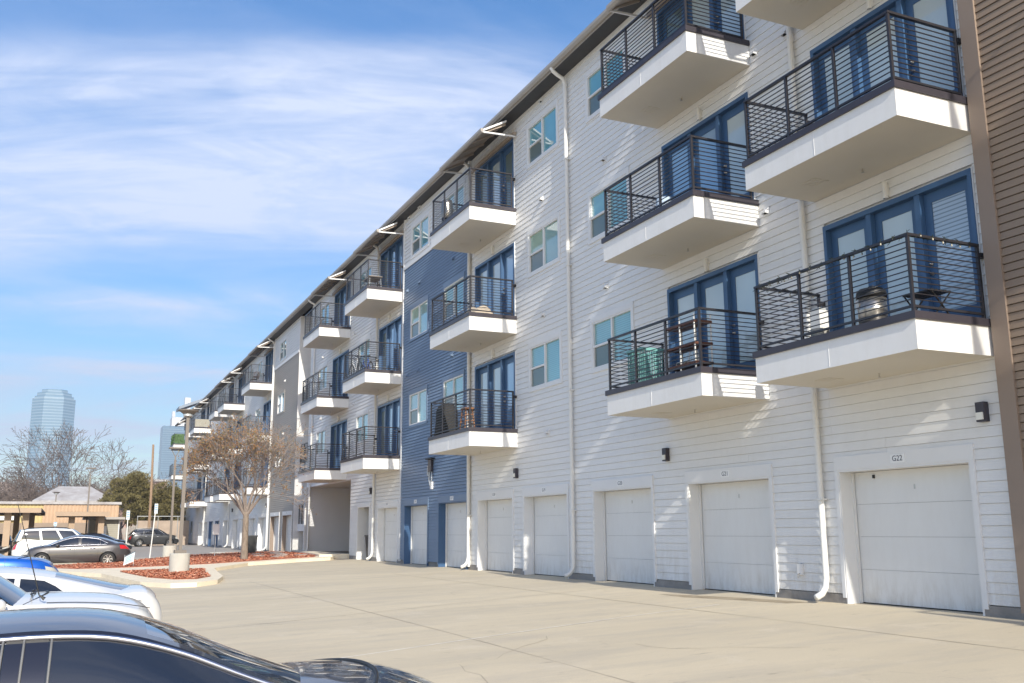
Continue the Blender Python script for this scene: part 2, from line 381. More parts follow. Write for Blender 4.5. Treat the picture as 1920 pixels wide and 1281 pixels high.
PL = {'white': (.0, m_white, m_trim, .165), 'blue': (.06, m_blue, m_blue, .118), 'tan': (.04, m_tan, m_trim, .13), 'brown': (.10, m_brown, m_browntrim, .125)}
walls = {}
boards = []
for (x0, x1, kd) in SECT:
    off, ms, mt_, pitch = PL[kd]; y = WALLY + off
    ops = [o for o in OPEN if o[1] > x0 and o[0] < x1]
    # backing, cut round the openings
    zc = sorted({Z0, WTOP} | {min(max(o[2], Z0), WTOP) for o in ops} | {min(o[3], WTOP) for o in ops})
    mb = MB()
    for za, zb in zip(zc, zc[1:]):
        if zb - za < 1e-4: continue
        zm = (za + zb) / 2; cur = x0
        for o in sorted(o for o in ops if o[2] < zm < o[3]):
            a, b_ = max(o[0], x0), min(o[1], x1)
            if a > cur: mb.box(cur, a, y - .30, y - .055, za, zb, m_dark if kd == 'x' else ms)
            cur = max(cur, b_)
        if x1 > cur: mb.box(cur, x1, y - .30, y - .055, za, zb, ms)
    w = build('wall', mb, ap, label={'white': 'white lap siding wall', 'blue': 'blue lap siding wall', 'tan': 'taupe lap siding wall', 'brown': 'brown lap siding wall'}[kd])
    walls[(x0, kd)] = w
    # boards
    zlow = Z0 + .17
    rng = random.Random(int(x0 * 10))
    k = 0; z = zlow
    top = {'white': WTOP, 'blue': 12.85, 'tan': 12.85, 'brown': WTOP}[kd]
    rows = []
    while z < WTOP - .02:
        if kd in ('blue', 'tan') and z >= 12.85 - .02:
            if z < 13.0: z = 13.0
            rows.append((z, .165, m_white))
            z += .165; continue
        rows.append((z, pitch, ms)); z += pitch
    for z, p, msx in rows:
        cur = x0; segs = []
        for o in sorted(o for o in ops if min(o[3], z + p) - max(o[2], z) > p * .45):
            a, b_ = max(o[0], x0), min(o[1], x1)
            if a > cur: segs.append((cur, a))
            cur = max(cur, b_)
        if x1 > cur: segs.append((cur, x1))
        for a, b_ in segs:
            s0 = a
            while s0 < b_ - .01:
                ln = rng.choice([3.66, 3.66, 2.4, 3.1]) if b_ - s0 > 4.2 else b_ - s0
                s1 = min(b_, s0 + ln)
                if b_ - s1 < .6: s1 = b_
                boards.append((s0, s1, y, z, p, msx, w)); s0 = s1
    # corner boards
    if kd == 'brown': bx('corner_board', x1 - .26, x1 + .02, y - .05, y + .035, Z0 + .1, WTOP, mt_, ap)
    if kd == 'blue':
        bx('corner_board', x0 - .11, x0 + .0, WALLY - .05, WALLY + .085, Z0 + .1, WTOP, m_trim, ap)
        bx('corner_board', x1 + .0, x1 + .1, WALLY - .05, WALLY + .085, Z0 + .1, WTOP, m_trim, ap)
    if kd == 'tan':
        bx('corner_board', x1 + 0, x1 + .1, WALLY - .05, WALLY + .07, Z0 + .1, WTOP, m_trim, ap)
    if kd in ('blue', 'tan'):
        bx('band_board', x0, x1, y - .02, y + .03, 12.85, 13.0, m_trim, ap)
def gap(p, x): return .013 if p != .165 else (.004 if x < 31 else .011)
def board_mesh(l, p, mt, x):
    g_ = gap(p, x); key = ('bd', round(l, 3), p, mt.name, g_)
    if key not in CACHE:
        h = l / 2 - .0015
        CACHE[key] = MB().add([(-h, -.02, 0), (h, -.02, 0), (h, .006, 0), (-h, .006, 0), (-h, -.02, p - g_), (h, -.02, p - g_), (h, -.010, p - g_), (-h, -.010, p - g_)],
                    [(0, 3, 2, 1), (4, 5, 6, 7), (0, 1, 5, 4), (1, 2, 6, 5), (2, 3, 7, 6), (3, 0, 4, 7)], mt).mesh('siding_board')
    return CACHE[key]
CAMP = Vector((0, 0, CAMZ))
def score(bd):
    c = Vector(((bd[0] + bd[1]) / 2, bd[2], bd[3])); d = (c - CAMP)
    f = d.dot(Ff)
    if f < 1: return 0
    u = d.dot(Rr) / f; v = d.dot(Uu) / f
    if abs(u) > .56 or abs(v) > .38: return 0
    return (bd[1] - bd[0]) * bd[4] / f ** 3
boards.sort(key=score, reverse=True)
for bd in boards[:298]:
    link('siding_board', board_mesh(bd[1] - bd[0], bd[4], bd[5], bd[0]), bd[6], ((bd[0] + bd[1]) / 2, bd[2], bd[3]))
rest = {}
for bd in boards[298:]: rest.setdefault(bd[6].name, []).append(bd)
for wn, L in rest.items():
    mb = MB()
    for a, b_, y, z, p, mt, w in L:
        g_ = gap(p, a); a += .0015; b_ -= .0015
        mb.add([(a, y - .02, z), (b_, y - .02, z), (b_, y + .006, z), (a, y + .006, z), (a, y - .02, z + p - g_), (b_, y - .02, z + p - g_), (b_, y - .010, z + p - g_), (a, y - .010, z + p - g_)],
               [(0, 3, 2, 1), (4, 5, 6, 7), (0, 1, 5, 4), (1, 2, 6, 5), (2, 3, 7, 6), (3, 0, 4, 7)], mt)
    stuff(build('lap_siding', mb, L[0][6]))
# footing
mb = MB()
segs = []; cur = -8.0
for o in sorted([o for o in OPEN if o[2] <= Z0 + .01] + [(56.0, 59.2, 0, 0)]):
    if o[0] > cur: segs.append((cur, o[0]))
    cur = max(cur, o[1])
segs.append((cur, 124))
for a, b_ in segs: bx('concrete_footing', a, b_, WALLY - .1, WALLY + .012, -.1, Z0 + .155, m_found, ap)
# interior closure and roof
mb = MB(); mb.box(-7.9, 46.0, -28, -13.6, Z0, 15.1, m_dark); mb.box(46.0, 56.3, -28, -13.6, 4.9, 15.1, m_dark); mb.box(59.2, 124, -28, -13.6, Z0, 15.1, m_dark)
mb.box(56.3, 59.2, -28, -15.2, Z0, 15.1, m_greywall)
build('building_core', mb, ap)
ro = MB()
EY, EZ = -12.12, 15.34          # gutter line of the main roof
HY, HZ = -11.42, 14.62          # front edge of the small roofs over the balconies
RX0, RX1 = 9.0, 124.4
ro.add([(RX0, EY, EZ), (RX1, EY, EZ), (RX1, -20.5, 19.9), (RX0, -20.5, 19.9), (RX0, -28.9, EZ), (RX1, -28.9, EZ),
        (RX0, EY, EZ - .06), (RX1, EY, EZ - .06), (RX1, -20.5, 19.75), (RX0, -20.5, 19.75), (RX0, -28.9, EZ - .06), (RX1, -28.9, EZ - .06)],
       [(0, 1, 2, 3), (3, 2, 5, 4), (6, 9, 8, 7), (9, 10, 11, 8), (0, 6, 7, 1), (4, 5, 11, 10), (0, 3, 9, 6), (3, 4, 10, 9), (1, 7, 8, 2), (2, 8, 11, 5)], m_roof)
build('roof', ro, ap)
bx('fascia_board', RX0, RX1, EY - .02, EY + .0, EZ - .20, EZ - .062, m_gutter, ap)
def gutter(xa, xb, y, z, h=.13):
    mb = MB(); n = 8
    mb.add([(x, y_, z_) for x in (xa, xb) for y_, z_ in ((y + .002, z - h), (y + .06, z - h), (y + .11, z - h * .45), (y + .11, z + .02), (y + .095, z + .02), (y + .09, z - h * .4), (y + .055, z - h + .02), (y + .002, z - h + .02))],
           [(k, (k + 1) % 8, 8 + (k + 1) % 8, 8 + k) for k in range(8)] + [tuple(range(8)), tuple(range(15, 7, -1))], m_gutter)
    return build('gutter', mb, ap)
gutter(RX0, RX1, EY, EZ - .01, .14)
def soffit(xa, xb, mt, nm):
    mb = MB(); n = max(1, round((xb - xa) / 1.2))
    for i in range(n):
        a = lerp(xa, xb, i / n) + .004; b_ = lerp(xa, xb, (i + 1) / n) - .004
        mb.box(a, b_, WALLY - .02, EY - .022, EZ - .19, EZ - .15, mt)
    return stuff(build(nm, mb, ap))
soffit(RX0 + .9, RX1, m_soffit, 'soffit')
for c0 in COLS[:-1]:
    xa, xb = c0 - .1, c0 + 3.75
    hr = MB(); y1, z1 = -12.24, 15.07
    hr.add([(xa, HY, HZ), (xb, HY, HZ), (xb, y1, z1), (xa, y1, z1)], [(0, 1, 2, 3)], m_roof)
    hr.add([(xa, HY, HZ - .07), (xb, HY, HZ - .07), (xb, y1, z1 - .07), (xa, y1, z1 - .07)], [(3, 2, 1, 0)], m_soffit2)
    hr.add([(xa, HY, HZ - .07), (xb, HY, HZ - .07), (xb, HY, HZ), (xa, HY, HZ)], [(0, 1, 2, 3)], m_gutter)
    for xx in (xa, xb): hr.add([(xx, HY, HZ - .07), (xx, HY, HZ), (xx, y1, z1), (xx, y1, z1 - .07)], [(0, 1, 2, 3)], m_trim)
    h_ = build('balcony_roof', hr, ap)
    for k in range(5):
        xx = lerp(xa + .1, xb - .1, k / 4); mb = MB(); mb.add([(xx + dx, y, z) for dx in (-.02, .02) for y, z in ((HY - .03, HZ - .071), (HY - .03, HZ - .12), (y1, z1 - .16), (y1, z1 - .071))], [(0, 1, 2, 3), (7, 6, 5, 4), (0, 4, 5, 1), (1, 5, 6, 2), (2, 6, 7, 3), (3, 7, 4, 0)], m_soffit2); build('rafter', mb, h_)
    mb = MB(); mb.add([(x, y_, z_) for x in (xa, xb) for y_, z_ in ((HY + .002, HZ - .13), (HY + .05, HZ - .13), (HY + .10, HZ - .07), (HY + .10, HZ + .01), (HY + .002, HZ + .01))], [(k, (k + 1) % 5, 5 + (k + 1) % 5, 5 + k) for k in range(5)] + [tuple(range(5)), tuple(range(9, 4, -1))], m_gutter)
    build('gutter', mb, h_)
    for xx in (xa + .03, xb - .03):
        mb = MB(); mb.tube([(xx, HY + .0, HZ - .10), (xx, WALLY + .02, HZ - .06)], .035, m_trim, 4); build('bracket', mb, h_)
    bx('ledger_beam', xa, xb, WALLY + .02, WALLY + .10, HZ - .02, HZ + .10, m_soffit2, h_)
bx('attic_parapet', -8.0, 9.55, WALLY - .3, WALLY + .12, WTOP, 19.0, m_brown, ap)
# foundation of gable end
mb = MB(); mb.box(-8.2, -8.0, -28, WALLY, Z0, WTOP, m_brown); mb.box(123.7, 124, -28, WALLY, Z0, WTOP, m_white); build('end_wall', mb, ap)

# -- garage doors
TXT = {}
def text_mesh(s, size, mt):
    key = (s, size, mt.name)
    if key in TXT: return TXT[key]
    cu = bpy.data.curves.new('lettering', 'FONT'); cu.body = s; cu.size = size; cu.align_x = 'CENTER'; cu.align_y = 'CENTER'; cu.extrude = .001; cu.resolution_u = 3; cu.offset = 0
    o = bpy.data.objects.new('tmp', cu); COL.objects.link(o)
    dg = bpy.context.evaluated_depsgraph_get(); dg.update()
    me = bpy.data.meshes.new_from_object(o.evaluated_get(dg)); bpy.data.objects.remove(o)
    # face +Y (read from the lot, x runs right to left)
    for v in me.vertices: x, y, z = v.co; v.co = (-x, z, y)
    me.materials.clear(); me.materials.append(mt); me.update()
    TXT[key] = me; return me
def kind_at(x):
    for x0, x1, kd in SECT:
        if x0 <= x <= x1: return kd
    return 'white'
num = 22
for gi, (x0, x1) in enumerate(GAR):
    kd = kind_at((x0 + x1) / 2); off, ms, mt_, pitch = PL[kd]; y = WALLY + off
    tm = m_trim if kd != 'blue' else m_blue
    jm = m_trim if kd == 'white' else (m_doorblue if kd == 'blue' else m_browntrim)
    if gi in (15, 16): jm = m_doorblue
    fr = MB(); T = .08
    fr.box(x0 - T, x0 + .0, y - .02, y + .028, Z0 + .1, GTOP + .0, tm); fr.box(x1, x1 + T, y - .02, y + .028, Z0 + .1, GTOP, tm)
    fr.box(x0 - T, x1 + T, y - .02, y + .030, GTOP, GTOP + .24, tm)
    fr.box(x0 - .002, x0 + .03, y - .38, y + .018, Z0, GTOP, jm); fr.box(x1 - .03, x1 + .002, y - .38, y + .018, Z0, GTOP, jm)
    fr.box(x0 + .03, x1 - .03, y - .38, y + .018, GTOP - .035, GTOP + .002, jm)
    fr.box(x0 + .03, x0 + .07, y - .29, y - .25, Z0 + .01, GTOP - .04, m_gdoor); fr.box(x1 - .07, x1 - .03, y - .29, y - .25, Z0 + .01, GTOP - .04, m_gdoor)
    fr.box(x0 - .2, x1 + .2, y - .9, y - .86, Z0, GTOP + .2, m_dark)
    gd = build('garage_door', fr, ap, ((x0 + x1) / 2, y, Z0) and (0, 0, 0))
    h = (GTOP - .04 - Z0 - .02) / 4
    for i in range(4):
        bx('door_panel', x0 + .032, x1 - .032, y - .36, y - .305, Z0 + .02 + i * h + .002, Z0 + .02 + (i + 1) * h - .002, m_gdoor, gd)
    bx('weather_seal', x0 + .03, x1 - .03, y - .35, y - .31, Z0 - .02, Z0 + .02, m_black, gd)
    bx('door_lock', (x0 + x1) / 2 - .012, (x0 + x1) / 2 + .012, y - .306, y - .298, 2.44, 2.52, m_steel, gd)
    if gi < 12:
        xc = (x0 + x1) / 2 + .0
        pl = bx('number_plate', xc - .155, xc + .155, y + .030, y + .036, GTOP + .05, GTOP + .19, m_plate, gd)
        if gi < 9: link('lettering', text_mesh('G%d' % (22 - gi), .13, m_ink), gd, (xc, y + .0375, GTOP + .12))
bx('hasp', 12.80, 12.84, WALLY - .305, WALLY - .28, 2.66, 2.72, m_black, ap)
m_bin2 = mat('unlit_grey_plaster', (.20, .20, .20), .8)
# dark service doorway
y = WALLY
fr = MB(); fr.box(42.92, 43.05, y - .02, y + .028, Z0, 2.9, m_trim); fr.box(44.95, 45.08, y - .02, y + .028, Z0, 2.9, m_trim); fr.box(42.92, 45.08, y - .02, y + .03, 2.9, 3.1, m_trim)
fr.box(44.93, 44.953, y - .75, y + .015, Z0, 2.9, m_trim); fr.box(43.047, 43.07, y - .75, y + .015, Z0, 2.9, m_trim); fr.box(43.07, 44.93, y - .75, y - .70, 2.87, 2.9, m_trim)
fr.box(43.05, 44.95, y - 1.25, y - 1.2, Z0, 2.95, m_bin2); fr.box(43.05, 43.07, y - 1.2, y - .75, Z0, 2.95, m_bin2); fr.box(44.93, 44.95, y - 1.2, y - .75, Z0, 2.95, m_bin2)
build('service_doorway', fr, ap)
# passage through the building
mb = MB()
mb.box(56.0, 56.2, -27.9, y + .001, Z0 - .3, 4.3, m_greywall); mb.box(46.2, 46.4, -27.9, -12.92, Z0 - .3, 4.3, m_greywall)
mb.box(46.2, 56.2, -27.9, -12.92, 4.3, 4.9, m_under); mb.box(46.2, 56.2, -28.1, -27.9, Z0 - .3, 4.3, m_greywall)
mb.box(55.97, 56.0, -27.8, y - .2, Z0, Z0 + .18, m_found)
build('passage_lining', mb, ap, label='grey rendered lining of the covered passage')
mb = MB(); mb.box(55.86, 56.02, y - .1, y + .1, Z0, 4.32, m_trim); build('passage_post', mb, ap)
# stair recess
mb = MB()
mb.box(59.14, 59.2, -15.2, WALLY + .03, Z0, WTOP, m_white)
mb.box(56.0, 56.06, -15.2, WALLY + .0, 4.3, WTOP, m_white)
mb.box(56.2, 59.14, -15.2, -15.1, Z0, WTOP, m_white)
build('stair_recess_wall', mb, ap)
for zf in (2.25, 5.85, 9.45):
    mb = MB(); mb.box(56.25, 59.1, -15.1, WALLY - .2, zf - .42, zf, m_fascia)
    ld = build('stair_landing', mb, ap)
    mb = MB()
    for xx in (56.4, 57.3, 58.2, 59.0): mb.box(xx - .025, xx + .025, WALLY - .3, WALLY - .25, zf, zf + 1.15, m_rail)
    mb.box(56.38, 59.02, WALLY - .305, WALLY - .245, zf + 1.15, zf + 1.2, m_rail)
    for k in range(10): mb.box(56.38, 59.02, WALLY - .284, WALLY - .27, zf + .12 + k * .1, zf + .135 + k * .1, m_rail)
    build('landing_railing', mb, ld)

# -- windows
def window(x0, x1, z, kind, parent):
    kd = kind_at((x0 + x1) / 2)
    off = PL[kd][0] if z < 12.9 else PL[kd][0]
    y = WALLY + off; z1 = z + WH; T = .10
    tm = (m_blue if z < 12.9 else m_trim) if kd == 'blue' else (m_trim if kd == 'white' or z > 12.9 else m_tan)
    fr = MB()
    fr.box(x0 - T, x0, y - .02, y + .024, z - .0, z1, tm); fr.box(x1, x1 + T, y - .02, y + .024, z, z1, tm)
    fr.box(x0 - T, x1 + T, y - .02, y + .027, z1, z1 + .15, tm); fr.box(x0 - T, x1 + T, y - .02, y + .030, z - .10, z, tm)
    f = .045; ya, yb = y - .09, y + .012; mw = m_trim
    fr.box(x0, x0 + f, ya, yb, z, z1, mw); fr.box(x1 - f, x1, ya, yb, z, z1, mw)
    fr.box(x0 + f, x1 - f, ya, yb, z, z + f, mw); fr.box(x0 + f, x1 - f, ya, yb, z1 - f, z1, mw)
    xm = (x0 + x1) / 2
    fr.box(xm - .035, xm + .035, ya, yb - .003, z + f, z1 - f, mw)
    # the sash half lies away from the camera (larger x)
    zm = z + WH * .48
    fr.box(xm + .035, x1 - f, ya, yb - .006, zm - .028, zm + .028, mw)
    w = build('window', fr, parent)
    g1 = {0: m_teal, 1: m_tealslat, 2: m_palegreen}[kind]; g2 = {0: m_teal, 1: m_tealslat, 2: m_tealslat}[kind]
    bx('pane', x0 + f, xm - .035, y - .06, y - .045, z + f, z1 - f, g2, w)
    bx('pane', xm + .035, x1 - f, y - .06, y - .045, zm + .028, z1 - f, g1, w)
    bx('pane', xm + .035, x1 - f, y - .05, y - .035, z + f, zm - .028, m_screen, w)
    return w
rw = random.Random(5)
for i, (x0, x1, z) in enumerate(WINS):
    if z == 13.2 and x0 in (20.15,): kd_ = 0
    kd_ = 1 if (x0 < 27 and z < 8) else (2 if (x0 in (24.05, 35.28) and 9 < z < 10) or (x0 == 31.4 and z > 9 and z < 10) else (0 if z > 13 else rw.choice([0, 1])))
    if x0 == 20.15 and z > 9 and z < 10: kd_ = 1
    window(x0, x1, z, kd_, ap)
bx('ground_window', 110.9, 112.2, WALLY - .08, WALLY - .05, 1.7, 3.0, m_screen, ap)

# -- balcony doors
def patio(c0, zf, glass):
    x0, x1 = c0 + .1, c0 + 3.4; z0, z1 = zf + .57, zf + 3.04
    y = WALLY + PL[kind_at(c0 + 1.5)][0]; F = .075
    fr = MB()
    fr.box(x0, x0 + F, y - .16, y + .035, z0, z1, m_doorblue); fr.box(x1 - F, x1, y - .16, y + .035, z0, z1, m_doorblue)
    fr.box(x0 + F, x1 - F, y - .16, y + .035, z1 - .09, z1, m_doorblue)
    fr.box(x0 + F, x1 - F, y - .16, y + .01, z0, z0 + .03, m_steel)
    w = (x1 - x0 - 2 * F - 2 * .11) / 3; xs_ = []
    for i in range(3):
        a = x0 + F + i * (w + .11); xs_.append((a, a + w))
        if i < 2: fr.box(a + w, a + w + .11, y - .16, y + .01, z0 + .03, z1 - .09, m_doorblue)
    fr.box(x0 - .02, x0, y - .03, y + .02, z0, z1 + .02, m_trim); fr.box(x1, x1 + .02, y - .03, y + .02, z0, z1 + .02, m_trim)
    d = build('balcony_door', fr, ap)
    for i, (a, b_) in enumerate(xs_):
        s = .155; zb = z0 + .03
        lf = MB(); ya, yb = y - .14, y - .09
        lf.box(a + .004, a + s, ya, yb, zb, z1 - .092, m_doorblue); lf.box(b_ - s, b_ - .004, ya, yb, zb, z1 - .092, m_doorblue)
        lf.box(a + s, b_ - s, ya, yb, zb, zb + .30, m_doorblue); lf.box(a + s, b_ - s, ya, yb, z1 - .27, z1 - .092, m_doorblue)
        build('door_leaf', lf, d)
        bx('pane', a + s, b_ - s, y - .125, y - .105, zb + .30, z1 - .27, glass[i], d)
    h = MB(); a = xs_[0][1]
    a0 = xs_[0][1] - .06
    h.lathe((0, 0, 0), [(.0, 0), (.03, 0), (.03, .02), (.012, .03), (.02, .06), (0, .065)], m_steel, 10)
    for v in range(len(h.v)): x, yy, z = h.v[v]; h.v[v] = (x, z, yy)
    me = CACHE.setdefault('knob', h.mesh('door_knob', True))
    link('door_knob', me, d, (a0, y - .09, z0 + 1.0)); link('door_knob', me, d, (a0, y - .09, z0 + 1.16))
G = m_doorglass; B_ = m_doorblueglass; SL = m_doorslat
for ci, c0 in enumerate(COLS):
    for fi, zf in enumerate(FL):
        gl = [G, G, G]
        if ci == 0 and fi == 0: gl = [SL, G, G]
        if ci == 1 and fi == 1: gl = [G, B_, B_]
        if ci == 1 and fi == 2: gl = [G, G, m_screen]
        if ci == 2: gl = [B_, G, G] if fi != 2 else [m_screen, G, m_screen]
        if ci >= 3: gl = [B_, B_, m_screen]
        patio(c0, zf, gl)
        y = WALLY + PL[kind_at(c0 + 1.5)][0]
        # tube light over each door
        mb = MB(); mb.tube([(0, .07, 0), (0, .07, .30)], .045, m_pipe, 10); mb.box(-.03, .03, 0, .06, .05, .25, m_pipe)
        k = 'tubelight'
        if k not in CACHE: CACHE[k] = mb.mesh('wall_light')
        if zf < 11: link('wall_light', CACHE[k], ap, (c0 + 1.8, y, zf + 3.08))

# -- balconies
DEP = 1.62
def balcony(ci, c0, fi, zf):
    y0 = WALLY + .001; yf = WALLY + DEP; x0, x1 = c0, c0 + 3.6
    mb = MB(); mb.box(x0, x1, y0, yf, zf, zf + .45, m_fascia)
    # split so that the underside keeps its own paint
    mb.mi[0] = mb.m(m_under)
    b_ = build('balcony', mb, ap)
    mb = MB(); mb.box(x0 - .035, x1 + .035, y0, yf + .035, zf + .45, zf + .565, m_cap); build('edge_cap', mb, b_)
    bx('fascia_joint', x0 + 1.78, x0 + 1.79, yf - .01, yf + .004, zf + .012, zf + .45, m_trim, b_)
    zt = zf + 1.76; zb = zf + .565; yi = yf - .05
    s = .022
    P = [(x0 + .06, yi), (x0 + 1.25, yi), (x0 + 2.42, yi), (x1 - .06, yi), (x0 + .06, WALLY + .12), (x1 - .06, WALLY + .12)]
    for (x, y) in P: bx('railing_post', x - s, x + s, y - s, y + s, zb - .08, zt - .04, m_rail, b_)
    for x in (x0 + .06, x1 - .06):
        bx('post_bracket', x - .04, x + .04, WALLY + .0, WALLY + .10, zt - .22, zt - .14, m_rail, b_)
        bx('side_top_rail', x - .03, x + .03, WALLY + .10, yi - .03, zt - .04, zt, m_rail, b_)
        bx('side_bottom_rail', x - .018, x + .018, WALLY + .14, yi - s, zb + .07, zb + .105, m_rail, b_)
    bx('front_top_rail', x0 + .03, x1 - .03, yi - .03, yi + .03, zt - .04, zt + .001, m_rail, b_)
    bx('front_bottom_rail', x0 + .08, x1 - .08, yi - .018, yi + .018, zb + .07, zb + .105, m_rail, b_)
    n = 11; zs = [zb + .105 + (zt - .04 - zb - .105) * (k + 1) / (n + 1) for k in range(n)]
    if ci < 3:
        r = .0075
        for z in zs:
            bx('rail_bar', x0 + .08, x1 - .08, yi - r, yi + r, z - r, z + r, m_rail, b_)
            for x in (x0 + .06, x1 - .06): bx('rail_bar', x - r, x + r, WALLY + .14, yi - s, z - r, z + r, m_rail, b_)
    else:
        mb = MB(); r = .0085
        for z in zs:
            mb.box(x0 + .08, x1 - .08, yi - r, yi + r, z - r, z + r, m_rail)
            for x in (x0 + .06, x1 - .06): mb.box(x - r, x + r, WALLY + .14, yi - s, z - r, z + r, m_rail)
        build('rail_bars', mb, b_)
    # sprinkler and access panel under the slab
    mb = MB(); mb.tube([(x0 + 1.9, WALLY + .45, zf + .01), (x0 + 1.9, WALLY + .45, zf - .06)], .012, m_steel, 6); mb.lathe((x0 + 1.9, WALLY + .45, zf - .075), [(.006, .02), (.03, .01), (.03, .005), (.005, 0)], m_steel, 8)
    build('sprinkler_head', mb, b_)
    mb = MB(); X = x0 + 2.75; Y = WALLY + .75
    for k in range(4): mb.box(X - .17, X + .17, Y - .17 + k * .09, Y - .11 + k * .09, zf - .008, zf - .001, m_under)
    build('soffit_vent', mb, b_)
    return b_
for ci, c0 in enumerate(COLS):
    for fi, zf in enumerate(FL): balcony(ci, c0, fi, zf)

# -- downspouts
def downspout(x, ztop=14.3, zkick=Z0 + .12, r=.058, jog=True):
    y = WALLY + .09 + PL[kind_at(x)][0]
    mb = MB()
    path = []
    if jog: path += [(x, EY + .05, EZ - .12), (x, EY + .0, EZ - .22), (x, EY - .14, EZ - .31), (x, y + .06, EZ - .40), (x, y, EZ - .55)]
    else: path += [(x, y, ztop)]
    path += [(x, y, EZ - .8 if jog else ztop - .2), (x, y, 9), (x, y, 5), (x, y, zkick + .30), (x, y + .03, zkick + .14), (x, y + .12, zkick + .03), (x, y + .26, zkick - .03)]
    mb.tube(path, r, m_pipe, 12)
    p = build('downspout', mb, ap, smooth=True)
    mb = MB()
    for z in (2.3, 5.6, 9.2, 12.4):
        if z < ztop: mb.box(x - .075, x + .075, y - .09, y + .064, z, z + .035, m_pipe)
    build('pipe_strap', mb, p)
for x in (13.75, 23.33, 30.86, 42.2, 54.85, 67.3, 84.7, 100.5): downspout(x)

# -- wall fittings
def vent(x, z):
    y = WALLY + PL[kind_at(x)][0]
    k = ('vent', kind_at(x) == 'blue' and z < 12.9)
    mt = m_blue if k[1] else m_trim
    if k not in CACHE:
        mb = MB(); mb.box(-.085, .085, 0, .012, -.09, .09, mt)
        mb.add([(-.065, .012, .07), (.065, .012, .07), (.065, .10, .0), (-.065, .10, .0), (-.065, .012, -.05), (.065, .012, -.05), (.065, .10, -.045), (-.065, .10, -.045)],
               [(0, 3, 2, 1), (0, 4, 7, 3), (1, 2, 6, 5), (3, 7, 6, 2)], mt)
        mb.box(-.05, .05, .013, .03, -.045, .03, m_dark)
        CACHE[k] = mb.mesh('dryer_vent')
    link('dryer_vent', CACHE[k], ap, (x, y, z))
for x, z in [(21.3, 11.69), (21.35, 8.13), (14.93, 11.73), (14.85, 8.17), (13.95, 11.69), (25.1, 11.79), (25.08, 8.14), (25.03, 15.0), (24.9, 4.6), (32.5, 8.16), (36.32, 8.15), (37.72, 8.16),
             (32.43, 11.82), (36.28, 11.81), (37.81, 11.82), (36.36, 15.1), (37.66, 15.05), (46.2, 11.6), (46.2, 8.0), (53, 8.0), (53, 11.5), (63.2, 11.6), (63.2, 8.1), (98.2, 7.9)]: vent(x, z)
def wlight(x, z):
    y = WALLY + PL[kind_at(x)][0]
    mb = MB(); mb.box(-.075, .075, 0, .11, .0, .30, m_cap)
    if 'wl' not in CACHE:
        CACHE['wl'] = mb.mesh('wall_light'); CACHE['wll'] = MB().box(-.06, .06, .0, .03, 0, .11, m_lampglass).mesh('lens')
    l = link('wall_light', CACHE['wl'], ap, (x, y, z - .17)); link('lens', CACHE['wll'], l, (x, y + .105, z - .14))
for x, z in [(10.19, 3.54), (18.78, 3.52), (27.05, 3.55), (42.78, 3.62), (68, 3.6), (83, 3.6)]: wlight(x, z)
mb = MB(); mb.box(-.06, .06, 0, .05, -.10, .10, m_trim); mb.tube([(0, .05, -.08), (0, .09, -.10), (0, .09, -.16)], .016, m_steel, 6); build('hose_tap_cover', mb, ap, (14.49, WALLY, 1.05))
# cable box on blue wall
mb = MB(); mb.box(-.16, .20, 0, .10, -.2, .25, m_cap); mb.box(-.35, .35, 0, .16, .27, .31, m_black)
mb.tube([(.1, .06, -.2), (.12, .07, -.5), (-.02, .07, -.72), (-.14, .06, -.5), (-.12, .05, -.2)], .025, m_galv, 6); mb.box(.21, .32, 0, .08, -.35, .05, m_galv)
build('cable_junction_box', mb, ap, (34.62, WALLY + .06, 4.2))
bx('meter_cover', 34.45, 34.62, WALLY + .06, WALLY + .13, 3.35, 3.62, m_plate, ap)
mb = MB(); mb.box(-.05, .05, 0, .12, 0, .1, m_galv); mb.tube([(0, .12, .05), (0, .3, 0)], .04, m_galv, 8); build('security_camera', mb, ap, (55.75, -12.4, 3.3))

# -- second, taller block seen over the far end
o2 = thing('gabled_apartment_wing', (130, -16, .4), 'dark grey-sided wing with sloping eave rising behind the far end of the white block', 'building')
mb = MB(); mb.box(126.5, 128.2, -40, -13.2, .4, 16.2, m_white)
mb.add([(126.45, -12.85, 14.5), (126.45, -40, 14.5), (126.45, -40, 26), (126.45, -12.85, 16.9), (127.5, -12.85, 14.5), (127.5, -40, 14.5), (127.5, -40, 26), (127.5, -12.85, 16.9)], [(0, 3, 2, 1), (4, 5, 6, 7), (0, 4, 7, 3), (3, 7, 6, 2)], mat('slate_blue_siding', (.10, .11, .14), .6, .1, 2))
build('wall', mb, o2)
mb = MB(); mb.add([(125.4, -11.9, 16.9), (125.4, -40, 28.5), (129, -40, 28.5), (129, -11.9, 16.9), (125.4, -11.9, 17.25), (125.4, -40, 28.85), (129, -40, 28.85), (129, -11.9, 17.25)],
              [(0, 3, 2, 1), (4, 7, 6, 5)[::-1], (0, 1, 5, 4), (1, 2, 6, 5), (2, 3, 7, 6), (3, 0, 4, 7)], mat('blue_grey_eave', (.22, .26, .32), .5, .1, 2)); build('roof', mb, o2)

# ------------------------------------------------------------ things on the balconies
def at(ci, fi): return COLS[ci], FL[fi] + .567
